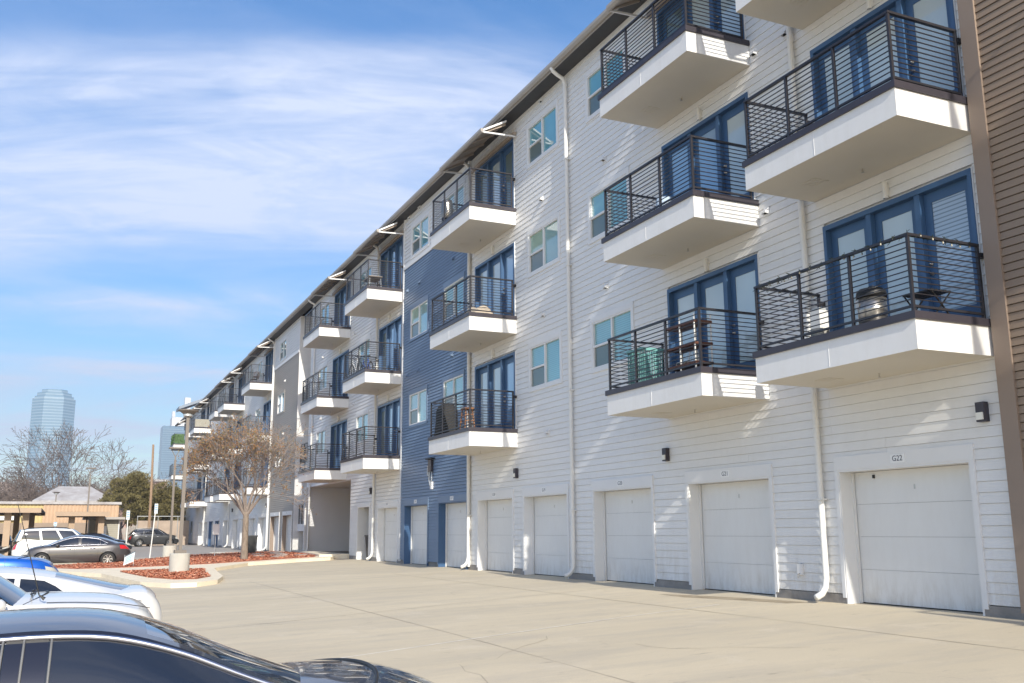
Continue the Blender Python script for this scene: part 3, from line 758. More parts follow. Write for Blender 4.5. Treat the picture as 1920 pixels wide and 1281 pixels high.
# smoker on the lowest right balcony
c0, z = at(0, 0)
sm = thing('meat_smoker', (c0 + 1.25, -11.45, z), 'bullet-shaped steel smoker with black domed lid on the nearest lowest balcony', 'smoker')
mb = MB(); mb.lathe((0, 0, 0), [(.20, .10), (.235, .14), (.235, .40), (.24, .42), (.24, .44), (.235, .46), (.235, .72)], m_steel, 24); build('body', mb, sm, WL[sm.name], True)
mb = MB(); mb.lathe((0, 0, 0), [(.245, .70), (.25, .78), (.24, .86), (.20, .92), (.10, .955), (0, .96)], m_black, 24); build('lid', mb, sm, WL[sm.name], True)
mb = MB(); mb.tube([(-.06, 0, .95), (-.05, 0, 1.0), (.05, 0, 1.0), (.06, 0, .95)], .012, m_black, 6)
for s_ in (-1, 1): mb.tube([(s_ * .24, -.05, .6), (s_ * .29, -.05, .6), (s_ * .29, .05, .6), (s_ * .24, .05, .6)], .012, m_black, 6)
build('handle', mb, sm, WL[sm.name])
for a in (0, 2.1, 4.2): build('leg', MB().tube([(.19 * math.cos(a), .19 * math.sin(a), .12), (.22 * math.cos(a), .22 * math.sin(a), 0)], .015, m_black, 6), sm, WL[sm.name])
mb = MB(); mb.add([(.06, .238, .48), (.20, .17, .48), (.20, .17, .68), (.06, .238, .68)], [(0, 1, 2, 3)], m_plate); build('label_sheet', mb, sm, (WL[sm.name][0], WL[sm.name][1] , z)); sm.scale = (.95, .95, .70)
pt = MB(); pt.lathe((0, 0, 0), [(.10, 0), (.14, .05), (.155, .16), (.15, .2), (.0, .2)], mat('grey_ceramic', (.35, .34, .31), .6), 16)
tag(build('ceramic_pot', pt, None, (c0 + 2.35, -11.35, z), True), 'small round grey pot on the deck left of the smoker', 'pot')
bn = thing('folding_bench', (c0 + .45, -11.7, z), 'black slatted folding bench at the right end of the nearest lowest balcony', 'bench')
for k in range(5): bx('slat', c0 + .2, c0 + .75, -12.0 + k * .09, -11.94 + k * .09, z + .42, z + .44, m_black, bn)
for xx in (c0 + .22, c0 + .73):
    mb = MB(); mb.tube([(xx, -12.0, z), (xx, -11.6, z + .42)], .014, m_black, 6); mb.tube([(xx, -11.6, z), (xx, -12.0, z + .42)], .014, m_black, 6); build('leg', mb, bn)
# bag and panel by left end
bx_ = MB(); bx_.box(-.12, .12, -.1, .1, 0, .75, m_pipe); bx_.box(-.1, .1, -.08, .08, .76, .8, m_galv)
tag(build('air_cooler', bx_, None, (c0 + 3.15, -12.1, z)), 'white upright air cooler against the wall at the left end of the nearest lowest balcony', 'air cooler')
# garland along the rail
rg = random.Random(3); mb = MB(); zt = FL[0] + 1.76
m_garl = mat('wire_of_string_lights', (.02, .03, .02), .6); m_garl2 = mat('string_light_bulb', (.45, .40, .30), .3)
path = [(c0 + .06, WALLY + .2), (c0 + .06, WALLY + DEP - .05), (c0 + 3.54, WALLY + DEP - .05), (c0 + 3.54, WALLY + .2)]
tot = []
for (a, b_) in zip(path, path[1:]):
    L = math.hypot(b_[0] - a[0], b_[1] - a[1]); n = int(L / .045)
    for i in range(n): tt = i / n; tot.append((lerp(a[0], b_[0], tt), lerp(a[1], b_[1], tt)))
pts = [(x + .032 * math.cos(i * 1.1), y + .032 * math.cos(i * 1.1), zt - .015 + .035 * math.sin(i * 1.1)) for i, (x, y) in enumerate(tot)]
mb.tube(pts, .006, m_garl, 4)
for p in pts[::1]:
    for k in range(2):
        q = (p[0] + rg.uniform(-.04, .04), p[1] + rg.uniform(-.03, .05), p[2] + rg.uniform(-.05, .035)); mb.tube([p, q], .005, m_garl, 3)
gl_ = build('string_lights', mb); tag(gl_, 'dark wired string lights wound round the railing of the nearest lowest balcony', 'string lights')
mb = MB()
for p in pts[::5]: mb.lathe((p[0], p[1], p[2] - .05), [(.003, 0), (.012, .01), (.012, .03), (.004, .04)], m_garl2, 6)
stuff(build('bulb', mb, gl_, (0, 0, 0)))
# second column, lowest: shelf, teal crate, chair
c1, z = at(1, 0)
sh = thing('plant_shelf', (c1 + 1.35, -11.6, z), 'three-tier brown wooden shelf with thin white metal legs on the second-column lowest balcony', 'shelf')
m_brownwood = mat('reddish_brown_board', (.13, .05, .03), .5, .3, 10)
for k, zz_ in enumerate((.22, .62, 1.08)):
    bx('shelf_board', c1 + .75, c1 + 1.85, -11.85, -11.40, z + zz_, z + zz_ + .05, m_brownwood, sh)
for xx in (c1 + .78, c1 + 1.3, c1 + 1.82):
    for yy in (-11.83, -11.42): bx('leg', xx - .012, xx + .012, yy - .012, yy + .012, z, z + 1.25, m_pipe, sh)
rt = random.Random(8)
tb = thing('mesh_crate', (c1 + 2.55, -11.35, z), 'teal wire-mesh crate standing behind the railing beside the brown shelf', 'crate')
m_teal2 = mat('teal_plastic', (.16, .38, .37), .5)
mb = MB()
for k in range(9):
    a = -.3 + k * .075; mb.box(a - .008, a + .008, .24, .256, 0, .72, m_teal2); mb.box(a - .008, a + .008, -.256, -.24, 0, .72, m_teal2)
    b2 = -.24 + k * .06; mb.box(.3, .316, b2 - .008, b2 + .008, 0, .72, m_teal2); mb.box(-.316, -.3, b2 - .008, b2 + .008, 0, .72, m_teal2)
for k in range(9):
    a = k * .09; mb.box(-.31, .31, .255, .262, a, a + .014, m_teal2); mb.box(-.31, .31, -.262, -.255, a, a + .014, m_teal2); mb.box(.31, .32, -.25, .25, a, a + .014, m_teal2); mb.box(-.32, -.31, -.25, .25, a, a + .014, m_teal2)
build('mesh_side', mb, tb, WL[tb.name]); build('rim', MB().box(-.33, .33, .24, .28, .72, .78, m_teal2).box(-.33, .33, -.28, -.24, .72, .78, m_teal2).box(.29, .33, -.24, .24, .72, .78, m_teal2).box(-.33, -.29, -.24, .24, .72, .78, m_teal2), tb, WL[tb.name])
def wire_chair(loc, label, mt=m_pipe, rot=0.0):
    o = thing('garden_chair', loc, label, 'chair', rot=rot)
    def part(n, mb): me = mb.mesh(n); q = bpy.data.objects.new(n, me); COL.objects.link(q); q.parent = o
    mb = MB(); mb.lathe((0, 0, .43), [(.0, 0), (.21, 0), (.22, .015), (.21, .03), (0, .03)], mt, 16); part('seat', mb)
    mb = MB(); mb.tube([(.19 * math.cos(a) , -.19 - .02 * math.sin(a), .45 + .42 * math.sin(a)) for a in [math.pi * k / 12 for k in range(13)]], .014, mt, 6)
    for k in (-1, 0, 1): mb.tube([(k * .09, -.19, .45), (k * .1, -.21, .83)], .008, mt, 5)
    part('backrest', mb)
    for sx in (-1, 1):
        for sy in (-1, 1): part('leg', MB().tube([(sx * .15, sy * .15, .43), (sx * .2, sy * .2, 0)], .013, mt, 6))
    return o
wire_chair((c1 + 2.0, -12.05, z), 'white wire garden chair between the teal crate and the brown shelf')
c1, z = at(1, 1)
mb = MB(); mb.lathe((0, 0, 0), [(.02, 0), (.20, .0), (.22, .25), (.20, .5), (.05, .52)], mat('pale_blue_plastic', (.45, .55, .68), .4), 14)
tag(build('laundry_tub', mb, None, (c1 + 1.9, -11.6, z), True), 'pale blue tub behind the railing of the second-column middle balcony', 'tub')
# third column
c2, z = at(2, 2)
kg = thing('beer_keg', (c2 + 2.75, -11.25, z + .3), 'steel keg standing on a black stand at the corner of the top third-column balcony', 'keg')
mb = MB(); mb.lathe((0, 0, 0), [(.17, 0), (.19, .02), (.19, .09), (.2, .12), (.21, .20), (.2, .28), (.205, .32), (.205, .36), (.2, .40), (.2, .52), (.19, .58), (.17, .60), (.17, .66), (.15, .66), (.15, .6), (0, .6)], m_steel, 24); build('body', mb, kg, WL[kg.name], True)
mb = MB(); mb.add([(-.10, -.176, .22), (-.02, -.204, .22), (-.02, -.204, .38), (-.10, -.176, .38)], [(0, 1, 2, 3)], m_plate); build('label_sheet', mb, kg, WL[kg.name])
mb = MB()
for a in (.8, 2.4, 4.0, 5.5): mb.tube([(.15 * math.cos(a), .15 * math.sin(a), .3), (.18 * math.cos(a), .18 * math.sin(a), 0)], .015, m_black, 6)
mb.lathe((0, 0, .27), [(.19, 0), (.19, .03)], m_black, 16)
tag(build('keg_stand', mb, None, (c2 + 2.75, -11.25, z)), 'black four-legged stand under the steel keg', 'stand')
c2, z = at(2, 1)
mb = MB(); rr = random.Random(4)
vs = []; n = 16
for i in range(n + 1):
    for j in range(n + 1):
        u = i / n * 2 - 1; v = j / n * 2 - 1
        h = .42 * max(0, (1 - u ** 6)) * max(0, (1 - v ** 6)) * (1 + .18 * math.sin(5 * u + 2 * v)) * (.8 + .2 * math.cos(3 * v))
        vs.append((u * .75, v * .42, h))
mb.add(vs, [(i * (n + 1) + j, (i + 1) * (n + 1) + j, (i + 1) * (n + 1) + j + 1, i * (n + 1) + j + 1) for i in range(n) for j in range(n)], mat('cream_cushion_fabric', (.55, .47, .38), .9, .2, 4))
tag(build('floor_cushion', mb, None, (c2 + 1.1, -11.65, z), True), 'lumpy cream floor cushion on the middle third-column balcony', 'cushion')
c2, z = at(2, 0)
gr = thing('covered_grill', (c2 + 3.05, -11.4, z), 'grill under a wrinkled black cover at the far end of the lowest third-column balcony', 'grill')
mb = MB(); vs = []; n = 14
for k, (s_, zz_) in enumerate([(1.12, 0), (1.08, .3), (1.02, .6), (.98, .85), (.8, 1.02), (.45, 1.1), (0.02, 1.12)]):
    for i in range(28):
        a = 2 * math.pi * i / 28; w_ = 1 + .05 * math.sin(9 * a + k) * (1 if k < 4 else .3)
        vs.append((.42 * s_ * w_ * math.copysign(abs(math.cos(a)) ** .6, math.cos(a)), .3 * s_ * w_ * math.copysign(abs(math.sin(a)) ** .6, math.sin(a)), zz_))
mb.add(vs, [(k * 28 + i, k * 28 + (i + 1) % 28, (k + 1) * 28 + (i + 1) % 28, (k + 1) * 28 + i) for k in range(6) for i in range(28)], mat('black_cover_fabric', (.03, .028, .028), .8, .3, 5)); build('cover', mb, gr, WL[gr.name], True)
st = thing('bar_stool', (c2 + 1.2, -11.4, z), 'orange-brown wooden bar stool beside the covered grill', 'stool')
L0 = WL[st.name]
build('seat', MB().box(-.2, .2, -.15, .15, .70, .74, m_wood), st, L0)
for sx in (-1, 1):
    for sy in (-1, 1): build('leg', MB().tube([(sx * .15, sy * .11, .70), (sx * .23, sy * .17, 0)], .026, m_wood, 4), st, L0)
for zz_, q in ((.25, .20), (.45, .18)):
    for s_ in (-1, 1): build('stretcher', MB().tube([(-q, s_ * q * .75, zz_), (q, s_ * q * .75, zz_)], .016, m_wood, 4).tube([(s_ * q, -q * .75, zz_ + .07), (s_ * q, q * .75, zz_ + .07)], .016, m_wood, 4), st, L0)
# fourth column
c3, z = at(3, 2)
ch = thing('patio_table', (c3 + 1.0, -11.5, z), 'small metal-legged table draped with a cloth on the top fourth-column balcony', 'table')
build('tabletop', MB().box(-.5, .5, -.3, .3, .55, .6, mat('draped_beige_cloth', (.5, .43, .36), .9, .2, 5)), ch, WL[ch.name])
for sx in (-1, 1):
    for sy in (-1, 1): build('leg', MB().tube([(sx * .42, sy * .24, .55), (sx * .46, sy * .27, 0)], .02, m_galv, 6), ch, WL[ch.name])
c3, z = at(3, 1)
def bicycle(x, y, z, label, col):
    b_ = thing('bicycle', (x, y, z), label, 'bicycle', rot=rad(4)); mt = mat('bike_paint_' + label.split()[0], col, .35)
    def part(n, mb): q = bpy.data.objects.new(n, mb.mesh(n)); COL.objects.link(q); q.parent = b_
    for cx in (-.52, .52):
        mb = MB(); mb.tube([(cx + .33 * math.cos(a), 0, .34 + .33 * math.sin(a)) for a in [2 * math.pi * k / 24 for k in range(25)]], .022, m_tyre, 6)
        for k in range(12): a = math.pi * k / 6; mb.tube([(cx, 0, .34), (cx + .31 * math.cos(a), 0, .34 + .31 * math.sin(a))], .004, m_galv, 3)
        part('wheel', mb)
    mb = MB()
    for p in [[(-.52, 0, .34), (-.1, 0, .32), (.4, 0, .78), (-.2, 0, .84), (-.52, 0, .34)], [(-.1, 0, .32), (-.22, 0, .95)], [(.52, 0, .34), (.38, 0, .9)]]: mb.tube(p, .02, mt, 6)
    part('frame', mb); part('saddle', MB().box(-.36, -.1, -.06, .06, .95, 1.0, m_black)); part('handlebar', MB().tube([(.3, -.28, .95), (.4, -.1, .95), (.4, .1, .95), (.3, .28, .95)], .014, m_black, 6))
bicycle(c3 + 2.7, -11.3, z, 'white bicycle leaning nearest the railing on the middle fourth-column balcony', (.6, .6, .62))
bicycle(c3 + 2.55, -11.75, z, 'blue bicycle behind the white one on the middle fourth-column balcony', (.05, .10, .35))
c5, z = at(5, 2)
wire_chair((c5 + .8, -11.5, z), 'brown reclining garden chair at the right end of the top fifth-block balcony', mat('brown_chair_metal', (.16, .10, .07), .5), rad(70))
wire_chair((c5 + 2.2, -11.6, z), 'dark garden chair left of the brown reclining one', m_black, rad(-20))
# privacy screens on far balconies
c10 = COLS[10]; zf = FL[2] + .58
mb = MB(); rr = random.Random(2)
for k in range(420):
    x = rr.choice([0, 1])
    if x: p = Vector((c10 + .03, rr.uniform(-12.4, -11.05), zf + rr.uniform(.05, 1.1)))
    else: p = Vector((c10 + rr.uniform(0, 3.5), -10.98, zf + rr.uniform(.05, 1.1)))
    d1 = Vector((rr.uniform(-1, 1), rr.uniform(-1, 1), rr.uniform(-1, 1))).normalized() * .09; d2 = Vector((rr.uniform(-1, 1), rr.uniform(-1, 1), rr.uniform(-1, 1))).normalized() * .07
    mb.add([p - d1, p + d2, p + d1, p - d2], [(0, 1, 2, 3)], mat('artificial_ivy', (.10, .20, .06), .7, .4, 3))
mb.box(c10 + .02, c10 + .035, -12.45, -11.05, zf, zf + 1.12, mat('artificial_ivy_backing', (.07, .13, .05), .8))
tag(stuff(build('ivy_screen', mb)), 'green artificial ivy screen covering the farthest top balcony railing', 'privacy screen')
c8 = COLS[8]; mb = MB()
for k in range(9): mb.box(c8 - .02, c8 + .0, -12.4, -11.05, zf + .02 + k * .085, zf + .09 + k * .085, m_shed)
tag(build('reed_screen', mb), 'grey slatted screen covering the side of a far top balcony', 'privacy screen')

# ------------------------------------------------------------ island, kerbs, mulch
def G_(x, y): return ground(x, y)
island = [(46.5, 1.6), (38.6, -1.35), (31.6, -2.2), (29.9, -2.9), (29.7, -3.6), (30.6, -4.3), (32.6, -4.75), (35.6, -5.0), (39.2, -5.35), (43.2, -7.3), (44.8, -9.7), (45.6, -11.5), (47.5, -12.3), (56.4, -12.5), (60.6, -12.5), (61.4, -11.7), (60.6, -9.1), (59.2, -7.0), (56.3, -5.0), (53.0, -3.2), (51.0, -1.5), (48.5, 1.6)]
mb = MB(); mb.poly(island, lambda x, y: G_(x, y) - .3, lambda x, y: G_(x, y) + .13, m_kerb)
struct(build('kerb', mb, label='raised pale concrete kerb round the planting island'))
m_mulch = mat('red_wood_mulch', (.48, .17, .09), .95, .6, 9, col2=(.22, .07, .04), bump=1, bscale=30)
front_bed = [(39.3, -2.0), (33.9, -2.6), (31.9, -3.2), (31.5, -3.8), (32.6, -4.35), (36, -4.6), (37.9, -4.85), (39.0, -3.7)]
back_bed = [(47.4, 1.2), (43.8, -.6), (43.4, -3.1), (43.6, -5.6), (44.6, -7.3), (45.8, -8.9), (47.0, -11.0), (50, -12.1), (57.0, -12.2), (60.2, -12.0), (60.1, -9.3), (58.7, -7.2), (55.8, -5.2), (52.4, -3.3), (50.4, -1.6), (48.2, 1.2)]
rr = random.Random(12)
def inside(p, P):
    c = False; n = len(P)
    for i in range(n):
        a, b_ = P[i], P[i - 1]
        if (a[1] > p[1]) != (b_[1] > p[1]) and p[0] < (b_[0] - a[0]) * (p[1] - a[1]) / (b_[1] - a[1]) + a[0]: c = not c
    return c
m_chipA = mat('mulch_chip_red', (.66, .25, .14), .9, .4, 20); m_chipB = mat('mulch_chip_pale', (.74, .42, .28), .9, .3, 20); m_chipC = mat('mulch_chip_dark', (.30, .09, .05), .9)
mb = MB()
for P, cnt in ((front_bed, 11000), (back_bed, 22000)):
    mb.poly(P, lambda x, y: G_(x, y) + .10, lambda x, y: G_(x, y) + .15, m_mulch)
    xa, xb = min(p[0] for p in P), max(p[0] for p in P); ya, yb = min(p[1] for p in P), max(p[1] for p in P); k = 0
    while k < cnt:
        p = (rr.uniform(xa, xb), rr.uniform(ya, yb))
        k += 1
        if not inside(p, P): continue
        z = G_(*p) + .155 + rr.uniform(0, .035); a = rr.uniform(0, 6.28); l = rr.uniform(.02, .06); w_ = rr.uniform(.007, .018); ti = rr.uniform(-.5, .5)
        d = Vector((math.cos(a), math.sin(a), ti)) * l; n_ = Vector((-math.sin(a), math.cos(a), rr.uniform(-.8, .8))) * w_; c_ = Vector((p[0], p[1], z))
        mb.add([c_ - d - n_, c_ + d - n_, c_ + d + n_, c_ - d + n_], [(0, 1, 2, 3)], rr.choice([m_chipA, m_chipA, m_chipA, m_chipA, m_chipB, m_chipC]))
stuff(struct(build('mulch', mb, label='red wood mulch filling the planting beds'))); bpy.data.objects['mulch']['kind'] = 'stuff'
# stepping stones to the stair
for k, (x, y, w_) in enumerate([(48.5, -9.6, .5), (50.2, -10.1, .55), (52.0, -10.5, .5), (53.6, -10.6, .55), (55.4, -10.9, .5), (57.2, -11.1, .55), (51.2, -9.2, .45), (54.4, -9.7, .5), (58.4, -11.7, .5), (49.6, -11.0, .5)]):
    P = [(x + w_ * math.cos(a) * (1 + .15 * math.sin(3 * a + k)) * 1.2, y + w_ * .7 * math.sin(a)) for a in [2 * math.pi * i / 7 + k for i in range(7)]]
    mb = MB(); mb.poly(P, lambda x, y: G_(x, y) + .12, lambda x, y: G_(x, y) + .20, mat('pale_flagstone', (.50, .42, .36), .9, .3, 3))
    tag(build('stepping_stone', mb), 'pale stepping stone in the mulch, ' + ['nearest the parking lot kerb', 'second from the kerb', 'in the middle of the path', 'just past the middle of the path', 'third from the stair end', 'second from the stair end', 'set apart on the tree side', 'set apart halfway on the tree side', 'closest to the stair', 'tight against the kerb by the passage'][k], 'stepping stone', 'stepping stones in the mulch')
# low kerb by the passage
mb = MB(); mb.poly([(46.3, -12.5), (47.0, -11.3), (58.6, -12.35), (58.6, -12.6), (46.3, -12.6)], lambda x, y: G_(x, y) - .2, lambda x, y: G_(x, y) + .24, m_kerb); struct(build('raised_walk', mb))

# ------------------------------------------------------------ trees
def grow(mb, p, d, L, r, depth, rng, mt, tips, spread=.6, up=.15, segs=3, minr=.004, sides=6, shrink=.72):
    path = [p.copy()]; rs = [r]; dd = d.copy()
    for i in range(segs):
        dd = (dd + Vector((rng.uniform(-1, 1), rng.uniform(-1, 1), rng.uniform(-1, 1))) * .16 + Vector((0, 0, up * .3))).normalized()
        p = p + dd * (L / segs); path.append(p.copy()); rs.append(max(minr, r * (1 - .45 * (i + 1) / segs)))
    mb.tube(path, rs, mt, sides if depth > 3 else (4 if depth > 1 else 3), cap=False)
    if depth == 0: tips.append((path[-1], dd.copy())); return
    if depth <= 2: tips.append((path[len(path) // 2], dd.copy()))
    nb = rng.choice([2, 3, 3]) if depth > 1 else rng.choice([2, 3])
    a0 = rng.uniform(0, 6.28)
    for k in range(nb):
        ax = dd.orthogonal().normalized(); a = a0 + k * 6.283 / nb + rng.uniform(-.5, .5)
        ax = Matrix.Rotation(a, 3, dd) @ ax
        ang = rng.uniform(.5, 1.15) * spread
        nd = (dd * math.cos(ang) + ax * math.sin(ang) + Vector((0, 0, up))).normalized()
        st_ = path[-1] if k < 2 else path[-2]
        grow(mb, st_, nd, L * rng.uniform(shrink - .1, shrink + .1), rs[-1] * rng.uniform(.62, .82), depth - 1, rng, mt, tips, spread, up, segs, minr, sides, shrink)
def tree(loc, label, h, seed, reach=.95, tilt=1.0, depth=6, r=.13, spread=.7, up=.12, limbs=5, trunk=.3, mt=m_bark, tw=m_twig, leaves=0, group=None, minr=.004, shrink=.72, lean=(0, 0)):
    rng = random.Random(seed); t_ = thing('bare_tree', loc, label, 'tree', group)
    mb = MB(); ht = h * trunk
    top = Vector((lean[0], lean[1], ht))
    mb.tube([(0, 0, -.1), (.0, 0, .1), (lean[0] * .3, lean[1] * .3, ht * .4), (lean[0] * .7, lean[1] * .7, ht * .75), top], [r * 1.5, r * 1.15, r, r * .92, r * .85], mt, 10)
    o = bpy.data.objects.new('trunk', mb.mesh('trunk', True)); COL.objects.link(o); o.parent = t_
    mb = MB(); tips = []
    Lb = (h - ht) * reach * (1 - shrink)
    for k in range(limbs):
        a = k * 6.283 / limbs + rng.uniform(-.3, .3); ti = rng.uniform(.3, 1.0) * tilt if k else .1
        d = Vector((math.cos(a) * math.sin(ti), math.sin(a) * math.sin(ti), math.cos(ti)))
        grow(mb, top - Vector((0, 0, rng.uniform(0, ht * .15))), d, Lb * rng.uniform(.85, 1.15), r * rng.uniform(.45, .65), depth - 1, rng, tw, tips, spread, up, 3, minr, 6, shrink)
    o = bpy.data.objects.new('branches', mb.mesh('branches')); COL.objects.link(o); o.parent = t_; o['kind'] = 'stuff'
    if leaves:
        mb = MB(); cx = sum(q[0].x for q in tips) / len(tips)
        for k in range(leaves):
            q, d = rng.choice(tips)
            # dead leaves hang on in the lower, outer left half of the crown
            wgt = 1.0 - max(0, (q.z - h * .62)) / (h * .25)
            if rng.random() > wgt * (1.0 if q.y > -.3 else .35): continue
            p = q + Vector((rng.gauss(0, .12), rng.gauss(0, .12), rng.gauss(-.03, .12)))
            d1 = Vector((rng.uniform(-1, 1), rng.uniform(-1, 1), rng.uniform(-1, 1))).normalized() * rng.uniform(.03, .06); d2 = d1.orthogonal().normalized() * rng.uniform(.02, .035)
            mb.add([p - d1, p + d2, p + d1, p - d2], [(0, 1, 2, 3)], rng.choice([m_leafA, m_leafA, m_leafB]))
        o = bpy.data.objects.new('dead_leaves', mb.mesh('dead_leaves')); COL.objects.link(o); o.parent = t_; o['kind'] = 'stuff'
    return t_
tree((47.0, -7.75, G_(47, -7.75) + .12), 'young tree with brown dead leaves clinging to it in the red mulch island', 9.2, 21, reach=.70, tilt=.72, depth=7, r=.15, spread=.56, up=.05, limbs=9, trunk=.24, leaves=6500, minr=.009, shrink=.74)
FT = 'bare winter trees behind the carports'
tree((150, .4, .4), 'tallest bare tree, wide-spreading in front of the glass tower', 16.5, 5, reach=1.15, depth=7, r=.45, spread=.62, up=.0, limbs=7, trunk=.18, mt=m_fartwig, tw=m_fartwig, minr=.024, group=FT, shrink=.76)
for i, (x, y, h_, lb) in enumerate([(135, 8.8, 9.5, 'bare tree at the left edge beside the cream house'), (140, 5.6, 10.2, 'bare tree left of the tall one, over the cream house roof'), (165, 3.0, 10.5, 'low dense bare tree behind the left side of the hip roof'),
        (150, -5.2, 10.5, 'bare tree right of the tall one, over the hip roof'), (170, -8.2, 12, 'bare tree above the left side of the evergreen'), (160, -11.3, 11.5, 'bare tree above the right side of the evergreen'),
        (190, 9.5, 12.5, 'hazy bare tree far behind the left edge'), (175, -2.2, 11.5, 'bare tree far behind the ridge of the hip roof')]):
    tree((x, y, .4), lb, h_ * .95, 30 + i, reach=1.15, depth=7, r=.24, spread=.7, up=.0, limbs=7, trunk=.14, mt=m_fartwig, tw=m_fartwig, minr=.022, group=FT, shrink=.76)
# evergreen
def evergreen(loc, label, w_, h_, n, seed):
    rng = random.Random(seed); t_ = thing('evergreen_tree', loc, label, 'tree')
    o = bpy.data.objects.new('trunk', MB().tube([(0, 0, -.1), (0, 0, 1.2), (.2, .1, 3.5)], [.3, .25, .15], m_bark, 8).mesh('trunk')); COL.objects.link(o); o.parent = t_
    mb = MB(); cl_ = []
    for k in range(46):
        a = rng.uniform(0, 6.28); e = rng.uniform(-.6, 1.4); rr_ = rng.uniform(.55, 1.0)
        cl_.append((Vector((w_ / 2 * .82 * rr_ * math.cos(a) * math.cos(e), w_ / 2 * .82 * rr_ * math.sin(a) * math.cos(e), h_ * .5 + h_ * .40 * math.sin(e) * rr_)), rng.uniform(.7, 1.35)))
    for k in range(n):
        c_, s_ = rng.choice(cl_)
        v = Vector((rng.gauss(0, 1), rng.gauss(0, 1), rng.gauss(0, 1))).normalized() * s_ * rng.uniform(.6, 1.0) ** .5
        p = c_ + v
        if p.z < .2: continue
        d1 = (v.normalized() + Vector((rng.uniform(-.6, .6), rng.uniform(-.6, .6), rng.uniform(-.3, .8)))).normalized() * rng.uniform(.08, .18); d2 = d1.orthogonal().normalized() * rng.uniform(.03, .06)
        mb.add([p - d1, p + d2, p + d1, p - d2], [(0, 1, 2, 3)], m_ever2 if rng.random() < .55 else m_ever)
    o = bpy.data.objects.new('crown', mb.mesh('crown')); COL.objects.link(o); o.parent = t_
evergreen((115, -6.4, .4), 'round olive-green evergreen beside the sage shed', 6.8, 8.2, 30000, 3)
evergreen((118, -10.4, .4), 'olive-green evergreen behind the black SUV near the wooden pole', 5.2, 7.2, 18000, 4)

# ------------------------------------------------------------ poles and signs
def lamp_pole(x, y, base_h, base_r, h, label, head, z=None):
    g0 = G_(x, y) + (.13 if z is None else z); o = thing('lamp_post', (x, y, g0), label, 'lamp post', 'lamp posts in the parking lot')
    build('concrete_base', MB().lathe((0, 0, 0), [(base_r, -.1), (base_r, base_h - .02), (base_r - .02, base_h), (0, base_h)], m_conc, 28), o, (x, y, g0))
    build('base_plate', MB().box(-.2, .2, -.2, .2, base_h + .001, base_h + .11, m_polepaint), o, (x, y, g0))
    build('pole', MB().tube([(0, 0, base_h + .1), (0, 0, h)], [.085, .075], m_polepaint, 4), o, (x, y, g0))
    if head == 'disc':
        mb = MB(); mb.lathe((0, 0, h), [(.11, -.02), (.18, .0), (.30, .09), (.36, .10), (.36, .14), (.1, .17), (0, .17)], m_polepaint, 20)
        mb.lathe((0, 0, h - .10), [(.12, 0), (.17, .02), (.17, .09)], m_galv, 16)
    else:
        mb = MB(); mb.tube([(0, 0, h), (0, .0, h + .25)], .05, m_polepaint, 4)
        mb.tube([(0, -.02, h + .2), (0, -.24, h + .62)], .025, m_polepaint, 4); mb.tube([(0, .02, h + .2), (0, .24, h + .62)], .025, m_polepaint, 4); mb.box(-.22, .22, -.36, .36, h + .62, h + .70, m_polepaint)
    build('lamp_head', mb, o, (x, y, g0))
lamp_pole(36.4, -3.78, .78, .345, 5.72, 'taupe lamp post with round head on the nearer concrete drum in the mulch', 'disc', z=.02)
lamp_pole(56.2, -5.3, .72, .37, 5.35, 'taupe lamp post with forked flat head on the concrete drum behind the nearer one', 'fork', z=.02)
lamp_pole(80, -1.5, .1, .2, 5.6, 'slim lamp post rising from behind the white SUV', 'fork', z=0)
lamp_pole(104, .95, .1, .2, 5.2, 'slim lamp post far behind the carports, in front of the peach wall', 'disc', z=0)
wp = MB(); wp.tube([(0, 0, -.1), (0.0, 0, 5), (0, .1, 10.2)], [.15, .135, .10], mat('weathered_pine_pole', (.34, .23, .15), .9, .3, 6), 10)
tag(build('utility_pole', wp, None, (104, -7.7, .4)), 'tall brown wooden utility pole in front of the evergreens', 'utility pole')
def signpost(x, y, h, lean, label, pw=.3, ph=.45, mt=m_signwhite, face=None, z0=.13):
    g0 = G_(x, y) + z0; o = thing('sign_post', (x, y, g0), label, 'sign')
    build('post', MB().tube([(0, 0, -.05), (0, -lean, h)], .03, m_pipe, 6), o, (x, y, g0))
    build('sign_panel', MB().box(-.05, -.035, -lean - pw / 2, -lean + pw / 2, h - ph - .02, h, mt), o, (x, y, g0))
    mb = MB()
    for k in range(3): mb.box(-.053, -.0505, -lean - pw * .35, -lean + pw * .35, h - ph * .25 - k * .11, h - ph * .25 - k * .11 + .045, m_signblue)
    build('sign_print', mb, o, (x, y, g0))
signpost(60.5, -3.3, 2.6, .0, 'upright white post with narrow sign beside the dark SUV tail', .18, .5)
signpost(55.0, -4.2, 2.85, .17, 'leaning white sign post at the back edge of the mulch island', .17, .5)
signpost(70, .55, 2.2, 0, 'white pole sign standing between the two carport roofs', .2, .2, z0=0)
